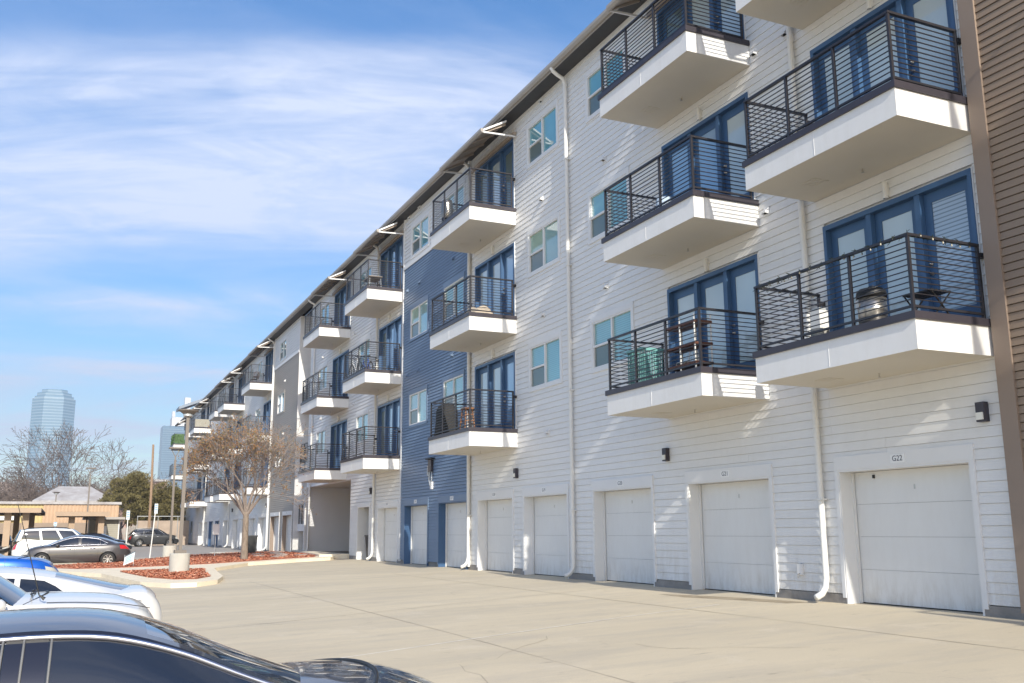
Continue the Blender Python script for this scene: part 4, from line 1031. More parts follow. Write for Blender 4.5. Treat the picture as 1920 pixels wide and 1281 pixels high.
# yard sign
YS = .72
ys_ = thing('yard_sign', (43.8, -2.55, G_(43.8, -2.55) + .13), 'tilted white and blue yard sign stuck in the mulch by the grey sedan', 'sign')
yl = WL[ys_.name]
mb = MB(); mb.add([(0, .30, .10), (0, -.24, .32), (0, -.30, .92), (0, .24, .62), (-.015, .30, .10), (-.015, -.24, .32), (-.015, -.30, .92), (-.015, .24, .62)], [(0, 1, 2, 3), (7, 6, 5, 4), (0, 4, 5, 1), (1, 5, 6, 2), (2, 6, 7, 3), (3, 7, 4, 0)], m_signwhite); mb.v = [tuple(c * YS for c in v) for v in mb.v]; build('sign_panel', mb, ys_, yl)
mb = MB()
for k in range(4):
    t0 = .18 + k * .17; a = .10
    def q(u, v): # u along, v up
        p0 = Vector((-.0175, .30, .10)).lerp(Vector((-.0175, -.24, .32)), u); p1 = Vector((-.0175, .24, .62)).lerp(Vector((-.0175, -.30, .92)), u); return p0.lerp(p1, v)
    mb.add([q(.12, t0), q(.85 - .1 * (k % 2), t0), q(.85 - .1 * (k % 2), t0 + .07), q(.12, t0 + .07)], [(3, 2, 1, 0)], m_signblue)
mb.add([q(0, .88), q(1, .88), q(1, 1), q(0, 1)], [(3, 2, 1, 0)], mat('dark_sign_header', (.06, .09, .12), .5))
mb.v = [(v[0] * YS - .003, v[1] * YS, v[2] * YS) for v in mb.v]; build('sign_print', mb, ys_, yl)
mb = MB()
for s_ in (-.18, .18): mb.tube([(.01, s_, -.05), (.01, s_, .5)], .008, m_galv, 4)
build('wire_stake', mb, ys_, yl)
# bin by the tree, thin post, manhole ring
bn = thing('wheeled_bin', (57.6, -9.85, G_(57.6, -9.85) + .13), 'dark grey wheeled rubbish bin behind the young tree', 'bin'); L0 = WL[bn.name]
m_bin = mat('charcoal_bin_plastic', (.035, .037, .04), .5)
mb = MB(); mb.add([(-.25, -.24, .05), (.25, -.24, .05), (.25, .24, .05), (-.25, .24, .05), (-.3, -.3, .95), (.3, -.3, .95), (.3, .3, .95), (-.3, .3, .95)], [(0, 3, 2, 1), (4, 5, 6, 7), (0, 1, 5, 4), (1, 2, 6, 5), (2, 3, 7, 6), (3, 0, 4, 7)], m_bin); build('body', mb, bn, L0)
build('lid', MB().box(-.33, .33, -.33, .33, .955, 1.03, m_bin), bn, L0); build('wheel', MB().tube([(.26, -.3, .1), (.26, .3, .1)], .1, m_tyre, 12), bn, L0)
bn = thing('wheeled_bin', (44.0, -13.1, .5), 'black wheeled bin standing inside the open service doorway', 'bin'); L0 = WL[bn.name]
mb = MB(); mb.add([(-.3, -.24, .05), (.3, -.24, .05), (.3, .24, .05), (-.3, .24, .05), (-.36, -.3, 1.05), (.36, -.3, 1.05), (.36, .3, 1.05), (-.36, .3, 1.05)], [(0, 3, 2, 1), (4, 5, 6, 7), (0, 1, 5, 4), (1, 2, 6, 5), (2, 3, 7, 6), (3, 0, 4, 7)], m_black); build('body', mb, bn, L0)
build('lid', MB().box(-.38, .38, -.33, .33, 1.055, 1.12, m_black), bn, L0)
pp = thing('pet_station', (53.5, -7.3, G_(53.5, -7.3) + .13), 'thin metal post with small white box left of the young tree', 'pet waste station'); L0 = WL[pp.name]
build('post', MB().tube([(0, 0, 0), (0, 0, 1.75)], .025, m_galv, 6), pp, L0); build('dispenser', MB().box(-.08, -.03, -.17, .17, 1.15, 1.7, m_plate), pp, L0)
mb = MB(); mb.lathe((0, 0, 0), [(.9, -.1), (.9, .05), (.85, .07), (0, .07)], m_conc, 24); struct(build('concrete_pad', mb, None, (66.5, -9.6, G_(66.5, -9.6))))

# ------------------------------------------------------------ background buildings
def corrug(name, x, y0, y1, z0, z1, mt, parent, pitch=.3):
    mb = MB(); n = int(abs(y1 - y0) / pitch); vs = []
    for i in range(n * 2 + 1):
        y = lerp(y0, y1, i / (n * 2)); dx = -.05 if i % 2 else 0
        vs += [(x + dx, y, z0), (x + dx, y, z1)]
    mb.add(vs, [(2 * i, 2 * i + 2, 2 * i + 3, 2 * i + 1) for i in range(n * 2)], mt); return build(name, mb, parent)
wh = thing('metal_warehouse', (104, 0, .4), 'low warehouse of yellow and peach corrugated metal behind the carports', 'warehouse')
corrug('wall', 100, 12, 1.9, .4, 4.45, m_yellow, wh); corrug('wall', 99.9, 1.9, -4.6, .4, 4.45, m_orange, wh)
build('roof', MB().box(99.7, 112, -4.8, 12.2, 4.45, 4.68, m_greyroof).box(100.2, 111.8, -4.5, 12, .4, 4.44, m_orange), wh)
bx('painted_shade_band', 99.7, 99.8, -4.6, 12, .4, 2.75, m_brown, wh)  # shade under the carports painted as a brown sheet over the warehouse wall
mb = MB(); mb.box(99.6, 99.7, 4.0, 12, 3.0, 3.35, m_trim); build('wall_stripe', mb, wh)
hp = thing('hip_roof_house', (120, -.6, .4), 'house with pale weathered hip roof behind the peach warehouse', 'house')
mb = MB(); x0, x1, y0, y1 = 115, 125, -4.9, 3.3
mb.add([(x0, y1, 5.25), (x0, y0, 5.25), (x1, y0, 5.25), (x1, y1, 5.25), (119.5, .9, 6.95), (119.5, -2.4, 6.95), (x0, y1, 5.1), (x0, y0, 5.1), (x1, y0, 5.1), (x1, y1, 5.1)], [(0, 4, 5, 1), (1, 5, 2), (2, 5, 4, 3), (3, 4, 0), (0, 1, 7, 6), (1, 2, 8, 7), (2, 3, 9, 8), (3, 0, 6, 9), (6, 7, 8, 9)], m_greyroof); build('roof', mb, hp)
build('wall', MB().box(115.6, 124.4, -4.4, 2.8, .4, 5.1, m_cap), hp); bx('corner_post', 115.55, 115.6, 2.6, 2.8, 4.0, 5.1, m_trim, hp)
hs = thing('cream_house', (146, 8, .4), 'cream two-storey house with arched windows at the left edge', 'house')
build('wall', MB().box(142, 152, 5.0, 18, .4, 6.4, m_cream), hs)
mb = MB(); mb.add([(141.6, 4.6, 6.4), (141.6, 18.4, 6.4), (152.4, 18.4, 6.4), (152.4, 4.6, 6.4), (147, 7.5, 8.6), (147, 15.5, 8.6)], [(0, 4, 5, 1)[::-1], (1, 5, 2)[::-1], (2, 5, 4, 3)[::-1], (3, 4, 0)[::-1]], mat('tan_far_roof', (.36, .29, .25), .9, .2, 1)); build('roof', mb, hs)
for yy in (6.2, 7.5, 8.8):
    w = build('window', MB().poly([(yy + .35 * math.cos(a), 4.6 + .6 * math.sin(a)) for a in [math.pi * k / 8 for k in range(9)]], 0, .05, m_trim).box(yy - .35, yy + .35, 3.2, 4.6, 0, .05, m_trim), hs)
    me = w.data
    for v in me.vertices: a, b_, c_ = v.co; v.co = (141.98 - c_, a, b_)
    bx('pane', 141.90, 141.925, yy - .25, yy + .25, 3.3, 4.6, m_screen, w)
bh = thing('brick_apartment', (210, -14, .4), 'pale pinkish brick building showing through bare trees behind the evergreen', 'building')
build('wall', MB().box(205, 225, -18, -8.5, .4, 11.8, mat('pink_brick_far', (.46, .30, .25), .9, .2, 1)), bh)
for k in range(4):
    for j in range(2): bx('window', 204.9, 205, -10 - k * 1.9, -9.2 - k * 1.9, 6.3 + j * 2.6, 7.7 + j * 2.6, m_screen, bh)
bx('roof', 204.5, 225.5, -18.5, -8, 11.8, 12.2, m_greyroof, bh)
# shed
sd = thing('storage_shed', (86, -2.9, .4), 'small sage lap-sided shed with white door under a flat roof', 'shed')
build('wall', MB().box(85, 88, -4.0, -1.75, .4, 2.85, m_shed), sd)
for k in range(16): bx('siding_board', 84.97, 85.0, -3.98, -1.77, .42 + k * .15, .55 + k * .15, m_shed, sd)
bx('door', 84.94, 84.97, -3.1, -2.4, .45, 2.35, m_plate, sd); bx('corner_board', 84.95, 85.02, -1.8, -1.72, .4, 2.85, m_trim, sd); bx('corner_board', 84.95, 85.02, -4.04, -3.96, .4, 2.85, m_trim, sd)
bx('roof', 84.3, 88.6, -4.4, -1.3, 2.86, 3.05, m_gutter, sd)
# carports
def carport(x, y0, y1, zt, depth, label, posts):
    o = thing('carport', (x, (y0 + y1) / 2, .4), label, 'carport', 'carports along the back of the lot')
    bx('fascia_beam', x, x + .12, y0, y1, zt - .30, zt, m_carport, o)
    bx('fascia_beam', x + depth - .12, x + depth, y0, y1, zt - .26, zt + .04, m_carport, o)
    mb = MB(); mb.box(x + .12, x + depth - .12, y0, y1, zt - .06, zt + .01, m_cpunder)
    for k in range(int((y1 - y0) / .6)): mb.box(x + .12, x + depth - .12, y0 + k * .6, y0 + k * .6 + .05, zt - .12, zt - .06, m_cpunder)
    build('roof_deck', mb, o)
    for yy in posts:
        for xx in (x + .9, x + depth - 1.0): bx('post', xx, xx + .4, yy - .2, yy + .2, .35, zt - .13, m_carport, o)
    bx('cross_beam', x + .5, x + depth - .5, y0 + .3, y0 + .45, zt - .28, zt - .12, m_carport, o)
carport(70.5, 1.45, 16, 3.42, 15, 'tan flat-roofed carport at the left edge of the lot', [3.4, 2.35, 7.5, 11.5])
carport(75.5, -2.9, .65, 3.28, 9, 'tan flat-roofed carport beside the sage shed', [-.45, -2.4])
cw = thing('boundary_wall', (110, -9, .4), 'tan concrete boundary wall with pipe rail behind the black SUV', 'wall')
build('wall_face', MB().box(110, 110.3, -12.2, -6.9, .4, 3.05, mat('stained_tan_concrete', (.46, .37, .30), .9, .35, 1)), cw)
mb = MB(); mb.tube([(109.9, -12.2, 3.5), (109.9, -6.9, 3.5)], .04, m_galv, 6)
for yy in (-6.95, -9, -11): mb.tube([(109.9, yy, .4), (109.9, yy, 3.5)], .04, m_galv, 6)
build('pipe_rail', mb, cw)
pf = thing('picket_fence', (109, -6, .4), 'weathered grey board fence between the shed and the tan wall', 'fence')
rr = random.Random(7)
for k in range(11): bx('board', 108.9, 108.93, -6.9 + k * .17, -6.9 + k * .17 + .135, .4, round(2.2 + rr.uniform(-.1, .1) + (11 - k) * .04, 2), mat('weathered_fence_board', (.40, .38, .36), .9, .3, 4), pf)
bx('rail', 108.93, 108.98, -6.95, -4.9, 1.7, 1.8, m_galv, pf)

# towers
def tower_mat(name, c1_, c2_, fl, bay):
    M = bpy.data.materials.new(name); M.use_nodes = True; t = M.node_tree; b = t.nodes['Principled BSDF']; b.inputs['Roughness'].default_value = .12; b.inputs['Specular IOR Level'].default_value = .6
    b.inputs['Base Color'].default_value = (*c1_, 1); return M
m_tg = tower_mat('blue_tower_glass', (.16, .28, .38), 0, 0, 0); m_tb = mat('pale_tower_spandrel', (.32, .42, .50), .35)
tw = thing('glass_skyscraper', (1500, 22, 0), 'tall pale blue glass tower with stepped top on the left skyline', 'skyscraper')
def octa(w_, cut, cx=1500, cy=26.5, d=None):
    d = d or w_; a, b_ = w_ / 2, d / 2
    return [(cx - b_, cy - a + cut), (cx - b_, cy + a - cut), (cx - b_ + cut, cy + a), (cx + b_ - cut, cy + a), (cx + b_, cy + a - cut), (cx + b_, cy - a + cut), (cx + b_ - cut, cy - a), (cx - b_ + cut, cy - a)]
lv = [(55, 15, 0, 186), (50, 13, 186, 191), (44, 11, 191, 196), (33, 8, 196, 201)]
mb = MB(); ms_ = MB()
for w_, cut, za, zb in lv:
    mb.poly(octa(w_, cut), za, zb, m_tg)
    k = 0
    z = za + 1.5
    while z < zb: ms_.poly(octa(w_ + .5, cut), z, z + 1.5, m_tb); z += 4.1
build('shaft', mb, tw); stuff(build('floor_band', ms_, tw))
t2 = thing('glass_office_block', (1500, -137, 0), 'flat-topped blue glass office block behind the lamp posts', 'office tower')
build('shaft', MB().box(1500, 1540, -190, -121.5, 0, 157, mat('slate_blue_tower_glass', (.13, .22, .31), .25)), t2)
mb = MB()
for k in range(46): mb.box(1499.3, 1500, -190, -121.5, 3 + k * 3.3, 4.0 + k * 3.3, mat('slate_blue_mullion', (.22, .32, .40), .4))
stuff(build('floor_band', mb, t2))
t3 = thing('white_rooftop_block', (1800, -165, 0), 'white building with rooftop masts peeping over the blue office block', 'building')
mb = MB(); mb.box(1800, 1830, -200, -160, 0, 204, m_trim); mb.box(1799, 1810, -165, -160, 204, 214, m_trim); mb.box(1799, 1810, -190, -180, 204, 240, m_trim)
build('shaft', mb, t3)

# ------------------------------------------------------------ cars
def interp(P, x):
    if x <= P[0][0]: return P[0][1]
    for i in range(len(P) - 1):
        (a, za), (b_, zb) = P[i], P[i + 1]
        if x <= b_:
            h = b_ - a; t_ = (x - a) / h; s1 = (zb - za) / h
            s0 = (za - P[i - 1][1]) / (a - P[i - 1][0]) if i > 0 else s1
            s2 = (P[i + 2][1] - zb) / (P[i + 2][0] - b_) if i + 2 < len(P) else s1
            m0, m1 = (s0 + s1) / 2 * h, (s1 + s2) / 2 * h
            return (2 * t_ ** 3 - 3 * t_ ** 2 + 1) * za + (t_ ** 3 - 2 * t_ ** 2 + t_) * m0 + (-2 * t_ ** 3 + 3 * t_ ** 2) * zb + (t_ ** 3 - t_ ** 2) * m1
    return P[-1][1]
def make_wheel(mb_t, mb_r, cx, cy, r, side, spokes=7):
    w_ = .11
    prof = [(.62 * r, -w_), (.9 * r, -w_), (.985 * r, -w_ * .75), (r, -w_ * .3), (r, w_ * .3), (.985 * r, w_ * .75), (.9 * r, w_), (.64 * r, w_), (.62 * r, w_ * .8)]
    n = 28; vs = []; fs = []
    for rr_, yy in prof:
        for k in range(n): a = 2 * math.pi * k / n; vs.append((cx + rr_ * math.cos(a), cy + yy * side, r + rr_ * math.sin(a)))
    for i in range(len(prof) - 1):
        for k in range(n):
            q = (i * n + k, i * n + (k + 1) % n, (i + 1) * n + (k + 1) % n, (i + 1) * n + k); fs.append(q if side < 0 else q[::-1])
    mb_t.add(vs, fs, m_tyre)
    # rim: barrel, disc and spokes
    yo = cy + side * w_ * .55
    mb_r.tube([(cx + .62 * r * math.cos(a), yo + side * .03, r + .62 * r * math.sin(a)) for a in [2 * math.pi * k / 28 for k in range(29)]], .014, m_rim, 6, False)
    vs = [(cx, cy, r)] + [(cx + .61 * r * math.cos(2 * math.pi * k / 24), cy, r + .61 * r * math.sin(2 * math.pi * k / 24)) for k in range(24)]
    mb_r.add(vs, [(0, 1 + k, 1 + (k + 1) % 24) if side < 0 else (0, 1 + (k + 1) % 24, 1 + k) for k in range(24)], m_black)
    mb_r.tube([(cx, yo - side * .03, r), (cx, yo + side * .02, r)], .06, m_rim, 12)
    for k in range(spokes):
        a = 2 * math.pi * k / spokes + .3
        for da in (-.13, .13):
            p0 = (cx + .05 * math.cos(a), yo, r + .05 * math.sin(a)); p1 = (cx + .61 * r * math.cos(a + da), yo + side * .012, r + .61 * r * math.sin(a + da))
            mb_r.tube([p0, p1], .019, m_rim, 4)
def make_car(name, label, cat, loc, rot, P, pmat, group='parked cars'):
    root = thing(name, loc, label, cat, group, rot)
    L, W, r = P['L'], P['W'], P['r']; a, b_ = L / 2, W / 2; n_ = P.get('n', 4.5)
    zb = lambda x: .20 + .10 * max(0, (abs(x / a) - .75) / .25) ** 2
    zs = lambda x: interp(P['shoulder'], x)
    crown = P.get('crown', .05)
    def part(nm, mb, smooth=True, par=None, mod=None):
        me = mb.mesh(nm, smooth)
        if smooth and nm in ('body', 'roof', 'side_window', 'windshield', 'rear_window'):
            bm_ = bmesh.new(); bm_.from_mesh(me); bmesh.ops.remove_doubles(bm_, verts=bm_.verts, dist=.0008); bm_.to_mesh(me); bm_.free()
        o = bpy.data.objects.new(nm, me); COL.objects.link(o); o.parent = par or root
        return o
    # plan loop, one side from rear centre to front centre
    half = []
    xs_ = [-.93 + 1.86 * i / 84 for i in range(85)]
    eta = lambda q: (1 - abs(q) ** n_) ** (1 / n_)
    e0 = eta(.93)
    endp = [((1 - (e0 * (1 - k / 9)) ** n_) ** (1 / n_), e0 * (1 - k / 9)) for k in range(1, 10)]
    half = [(-p, q) for p, q in endp[::-1]] + [(q, eta(q)) for q in xs_] + endp
    rows = [0, .06, .14, .24, .34, .44, .54, .64, .73, .81, .88, .94, 1.0]
    prof_side = [.90, .95, .975, .99, 1.0, 1.0, .998, .993, .985, .974, .960, .94, .915]   # y scale
    prof_end = [.955, .975, .99, .998, 1.0, 1.0, .998, .992, .984, .972, .958, .940, .915]   # x scale
    ek = P.get('endk', 1); prof_end = [1 - (1 - v) * ek for v in prof_end]
    H = len(half); R_ = len(rows)
    axles = (P['xf'], P['xr']); RA = r * 1.13
    mb = MB(); mlight = {}
    for sd in (1, -1):
        grid = []
        for j, tt in enumerate(rows):
            row = []
            for (q, e) in half:
                ex = abs(q) ** 3
                sx = prof_end[j]; sy = prof_side[j]
                x = a * q * (1 - (1 - sx) * ex); y = b_ * e * sy
                z = zb(a * q) + tt * (zs(a * q) - zb(a * q))
                # crease
                row.append(Vector((x, y * sd, z)))
            grid.append(row)
        # arches
        kill = set(); push = {}
        for j in range(R_):
            for i in range(H):
                p = grid[j][i]
                for ax in axles:
                    dx, dz = p.x - ax, p.z - r
                    if dx * dx + dz * dz < RA * RA and abs(p.y) > b_ * .5: push[(j, i)] = ax
        o0 = len(mb.v); vv = []
        faces = []
        for j in range(R_ - 1):
            for i in range(H - 1):
                q4 = [(j, i), (j, i + 1), (j + 1, i + 1), (j + 1, i)]
                if all(k in push for k in q4): continue
                faces.append(q4)
        for q4 in faces:
            for k in q4:
                if k in push:
                    ax = push.pop(k); p = grid[k[0]][k[1]]; dx, dz = p.x - ax, p.z - r; d = math.hypot(dx, dz) or 1e-3
                    grid[k[0]][k[1]] = Vector((ax + dx / d * RA, p.y, r + dz / d * RA)); kill.add(k)
        for j in range(R_):
            for i in range(H): vv.append(grid[j][i])
        fl = []
        for q4 in faces:
            idx = [k[0] * H + k[1] for k in q4]
            xm = sum(grid[k[0]][k[1]].x for k in q4) / 4; tm = rows[q4[0][0]]; q = half[q4[0][1]][0]; ee = half[q4[0][1]][1]
            fl.append((tuple(idx) if sd < 0 else tuple(idx[::-1]), xm, tm, q, ee))
        hl = P.get('headlight', (.84, .60, .88)); tl = P.get('taillight', (.86, .62, .9))
        groups = {'body': [], 'headlight': [], 'taillight': [], 'trim': []}
        for f, xm, tm, q, ee in fl:
            if q > hl[0] and hl[1] <= tm < hl[2] and ee > .42: groups['headlight'].append(f)
            elif q < -tl[0] and tl[1] <= tm < tl[2] and ee > .40: groups['taillight'].append(f)
            elif tm < .06 or (q > .95 and ee < .5 and .1 < tm < .55): groups['trim'].append(f)
            else: groups['body'].append(f)
        mb.add(vv, groups['body'], pmat); n0 = len(mb.v) - len(vv)
        ti = mb.m(m_black)
        for f in groups['trim']: mb.f.append(tuple(n0 + k for k in f)); mb.mi.append(ti)
        for nm, mt in (('headlight', mat('headlight_lens', (.45, .44, .40), .08, coat=1)), ('taillight', mat('red_taillight_lens', (.50, .015, .02), .12, coat=1))):
            if groups[nm]: mlight.setdefault(nm, []).append(MB().add(vv, groups[nm], mt))
        # top cap: shoulder edge to centre line
        K = 7; vv = []
        for k in range(K + 1):
            for i in range(H):
                p = grid[-1][i]; s_ = k / K; y = p.y * (1 - s_)
                yb_ = max(abs(p.y), 1e-4)
                cz = crown * (1 - (y / yb_) ** 2) * min(1, yb_ / (b_ * .8)) + P.get('edge', .025) * (1 - (1 - s_) ** 6)
                vv.append(Vector((p.x, y, p.z + cz)))
        fs = []
        for k in range(K):
            for i in range(H - 1):
                q4 = (k * H + i, k * H + i + 1, (k + 1) * H + i + 1, (k + 1) * H + i); fs.append(q4 if sd < 0 else q4[::-1])
        mb.add(vv, fs, pmat)
    part('body', mb)
    for nm, ls in mlight.items():
        for l in ls:
            used = sorted({k for f in l.f for k in f}); rm = {k: i for i, k in enumerate(used)}
            l.v = [l.v[k] for k in used]; l.f = [tuple(rm[k] for k in f) for f in l.f]; part(nm, l)
    # underside and wells
    mb = MB(); mb.box(-a * .93, a * .93, -b_ * .55, b_ * .55, .19, .5, m_black)
    for ax in axles:
        for sd in (1, -1):
            n = 16; vs = []
            for k in range(n + 1):
                an = math.pi * (1.15 * k / n - .075)
                for yy in (b_ * .93, b_ * .5): vs.append((ax + RA * 1.01 * math.cos(an), yy * sd, r + RA * 1.01 * math.sin(an)))
            mb.add(vs, [(2 * k, 2 * k + 1, 2 * k + 3, 2 * k + 2) for k in range(n)], m_black)
            mb.add([(ax, b_ * .5 * sd, r)] + [(ax + RA * math.cos(math.pi * 2 * k / 16), b_ * .5 * sd, r + RA * math.sin(math.pi * 2 * k / 16)) for k in range(16)], [(0, 1 + k, 1 + (k + 1) % 16) for k in range(16)], m_black)
    part('underbody', mb, False)
    for ax in axles:
        for sd in (1, -1):
            mt_, mr_ = MB(), MB(); make_wheel(mt_, mr_, ax, sd * (b_ - .13), r, sd, P.get('spokes', 7))
            w_ = part('wheel', mt_); part('rim', mr_, False, w_)
    # greenhouse
    xb0, xb1, xr0, xr1 = P['gh']; yb_ = b_ * .905; yr = b_ * P.get('roofw', .66)
    zr = lambda x: interp(P['roof'], x); rcr = P.get('roofcrown', .06)
    def Bp(u): x = lerp(xb0, xb1, u); pin = 1 - .10 * abs(2 * u - 1) ** 3; return Vector((x, yb_ * pin, zs(x) - .01))
    def Tp(u):
        x = lerp(xr0, xr1, u); pin = 1 - .06 * abs(2 * u - 1) ** 2; return Vector((x, yr * pin, zr(x)))
    vlo, vhi = P.get('win', (.06, .86)); tap = P.get('taper', 0); wu0 = P['pillars'][0][0]
    def Sp(u, v):
        if tap:
            tf = min(1, max(.12, (u - wu0) / tap)) ** .6
            if v > vhi: v = lerp(vlo + (vhi - vlo) * tf, 1, (v - vhi) / (1 - vhi))
            elif v > vlo: v = vlo + (v - vlo) * tf
        p = Bp(u).lerp(Tp(u), v); p.y += .035 * math.sin(math.pi * v); return p
    U = P['pillars']   # list of windows (u0,u1)
    usplit = sorted({0, 1} | {round(x, 4) for w_ in U for x in w_})
    ul = []
    for p0, p1 in zip(usplit, usplit[1:]):
        k = max(1, int((p1 - p0) * 26)); ul += [lerp(p0, p1, i / k) for i in range(k)]
    ul.append(1.0)
    vl = [0, vlo / 2] + [lerp(vlo, vhi, i / 6) for i in range(7)] + [lerp(vhi, 1, .5), 1]
    gh = MB()
    for sd in (1, -1):
        pane = [MB() for _ in U]
        for i in range(len(ul) - 1):
            for j in range(len(vl) - 1):
                um, vm = (ul[i] + ul[i + 1]) / 2, (vl[j] + vl[j + 1]) / 2; which = None
                for wi, (p0, p1) in enumerate(U):
                    if p0 < um < p1 and vlo < vm < vhi: which = wi
                qs = [Sp(ul[i], vl[j]), Sp(ul[i + 1], vl[j]), Sp(ul[i + 1], vl[j + 1]), Sp(ul[i], vl[j + 1])]
                qs = [Vector((q.x, q.y * sd, q.z)) for q in qs]
                tgt = gh if which is None else pane[which]
                if which is not None: qs = [q - Vector((0, .006 * sd, 0)) for q in qs]
                tgt.add(qs, [(0, 1, 2, 3)[::-1] if sd > 0 else (0, 1, 2, 3)], pmat if which is None else m_carglass)
        for pn in pane:
            if pn.f: part('side_window', pn, True)
        if P.get('chrome'):
            ch = MB(); us = [lerp(U[-1][1], U[0][0], k / 40) for k in range(41)]
            ch.tube([Vector((q.x, (q.y + .004) * sd, q.z)) for q in [Sp(us[0], lerp(vlo, vhi, k / 4)) for k in range(4)] + [Sp(u, vhi + .018) for u in us]], .013, m_chrome, 6)
            ch.tube([Vector((q.x, (q.y + .004) * sd, q.z)) for q in [Sp(u, vlo - .01) for u in us]], .008, m_chrome, 6)
            part('window_trim', ch)
            pb = MB()
            for wa, wb in zip(U, U[1:]):
                q0, q1, q2, q3 = Sp(wa[1], vlo), Sp(wb[0], vlo), Sp(wb[0], vhi), Sp(wa[1], vhi)
                pb.add([Vector((q.x, (q.y + .003) * sd, q.z)) for q in (q0, q1, q2, q3)], [(0, 1, 2, 3)[::-1] if sd > 0 else (0, 1, 2, 3)], m_black)
            part('door_pillar_trim', pb)
            for wa, wb in list(zip(U, U[1:]))[-1:]:
                for uu_ in (wa[1] - .004, lerp(wa[1], wb[0], .42), wb[0] + .004):
                    part('pillar_seal', MB().tube([Vector((q.x, (q.y + .006) * sd, q.z)) for q in [Sp(uu_, lerp(vlo, vhi, k / 6)) for k in range(7)]], .006, m_rubber, 5))
    # roof, with the screens as the steep ends of the same surface
    nx, nyy = 44, 16; vs = []; wsx, rwx = P.get('wsx'), P.get('rwx')
    for i in range(nx + 1):
        u = i / nx; tp = Tp(u); bow = P.get('bow', .07)
        for j in range(nyy + 1):
            s_ = 2 * j / nyy - 1; y = tp.y * s_
            xo = bow * (1 - s_ * s_) * (max(0, u * 2 - 1) ** 2 - max(0, 1 - 2 * u) ** 2)
            vs.append((tp.x + xo, y, tp.z + rcr * (1 - s_ * s_)))
    gr_ = {'roof': [], 'windshield': [], 'rear_window': []}
    for i in range(nx):
        for j in range(nyy):
            f = (i * (nyy + 1) + j, (i + 1) * (nyy + 1) + j, (i + 1) * (nyy + 1) + j + 1, i * (nyy + 1) + j + 1)
            xm = (Tp(i / nx).x + Tp((i + 1) / nx).x) / 2; inner = 1 <= j < nyy - 1
            k = 'windshield' if wsx is not None and xm > wsx and inner else ('rear_window' if rwx is not None and xm < rwx and inner else 'roof')
            gr_[k].append(f)
    gh.add(vs, gr_['roof'], pmat)
    for k in ('windshield', 'rear_window'):
        if gr_[k]:
            g_ = MB().add(vs, gr_[k], m_carglass2 if (k == 'windshield' and P.get('greenws')) else m_carglass)
            used = sorted({q for f in g_.f for q in f}); rm = {q: n for n, q in enumerate(used)}
            g_.v = [g_.v[q] for q in used]; g_.f = [tuple(rm[q] for q in f) for f in g_.f]; part(k, g_)
    part('roof', gh)
    def screen(u, nm, fwd, mtl):
        mbp = MB(); vs = []; nv, nh = 8, 14; bow = P.get('bow', .07)
        for i in range(nv + 1):
            v = i / nv
            for j in range(nh + 1):
                s_ = 2 * j / nh - 1; base = Bp(u); top = Tp(u)
                bx_ = base.x + fwd * P.get('cbow', .16) * (1 - s_ * s_); tx_ = top.x + fwd * bow * (1 - s_ * s_)
                bz = zs(bx_) + crown * (1 - s_ * s_) * .9 + .02 * (1 - s_ ** 6); tz = top.z + rcr * (1 - s_ * s_)
                y = lerp(base.y, top.y, v) * s_ + .035 * math.sin(math.pi * v) * s_
                x = lerp(bx_, tx_, v) + fwd * .02 * math.sin(math.pi * v); vs.append((x, y, lerp(bz, tz, v) + .018 * math.sin(math.pi * v)))
        mbp.add(vs, [((i * (nh + 1) + j, i * (nh + 1) + j + 1, (i + 1) * (nh + 1) + j + 1, (i + 1) * (nh + 1) + j) if fwd < 0 else (i * (nh + 1) + j, (i + 1) * (nh + 1) + j, (i + 1) * (nh + 1) + j + 1, i * (nh + 1) + j + 1)) for i in range(nv) for j in range(nh)], mtl)
        return part(nm, mbp)
    if wsx is None: screen(1.0, 'windshield', 1, m_carglass2 if P.get('greenws') else m_carglass)
    if rwx is None: screen(0.0, 'rear_window', -1, m_carglass)
    # cowl, wipers
    mb = MB(); b1 = Bp(1.0)
    pts = []
    for j in range(15):
        s_ = 2 * j / 14 - 1; x = b1.x + .05 + .20 * (1 - s_ * s_); pts.append((x, s_ * b1.y * .96, zs(x) + crown * (1 - s_ * s_) + .026))
    mb.tube(pts, .012, m_black, 6)
    for y_ in ((.45, -.15) if wsx is None else ()):
        x = b1.x + .10; mb.tube([(x + .04, y_, zs(x) + crown + .028), (x + .0, y_ - .30, zs(x) + crown + .034)], .007, m_black, 5); mb.tube([(x, y_ + .02, zs(x) + crown + .03), (x + .02, y_ - .5, zs(x) + crown + .03)], .006, m_black, 5)
    part('wiper', mb)
    # door seams, handles, mirror
    mb = MB()
    def sidept(x, t_):
        q = x / a; e = eta(q); j = min(range(R_), key=lambda k: abs(rows[k] - t_)); sy = prof_side[j]
        return (x, b_ * e * sy + .001, zb(x) + t_ * (zs(x) - zb(x)))
    for xd in P['doors']:
        for sd in (1, -1):
            pts = [sidept(xd, t_) for t_ in rows[1:]]; mb.tube([(p[0], (p[1] - .003) * sd, p[2]) for p in pts], .006, m_black, 4)
    for sd in (1, -1):
        xr_ = [lerp(P['doors'][0], P['doors'][-1], k / 10) for k in range(11)]
        mb.tube([(p[0], (p[1] - .003) * sd, p[2]) for p in [sidept(x, .06) for x in xr_]], .006, m_black, 4)
    # hood shut line and boot shut line
    for sgn, xe in ((1, P.get('hood', (xb1 + .25, a * .90))),) :
        for sd in (1, -1):
            pts = []
            for k in range(12):
                x = lerp(xe[0], xe[1], k / 11); e = eta(min(.99, x / a)) * b_ * .915; y = e * .86; pts.append((x, y * sd, zs(x) + crown * (1 - .74) + .024 + .001))
            part('hood_shut_line', MB().tube(pts, .005, m_black, 4), False)
    part('door_shut_line', mb, False)['kind'] = 'stuff'
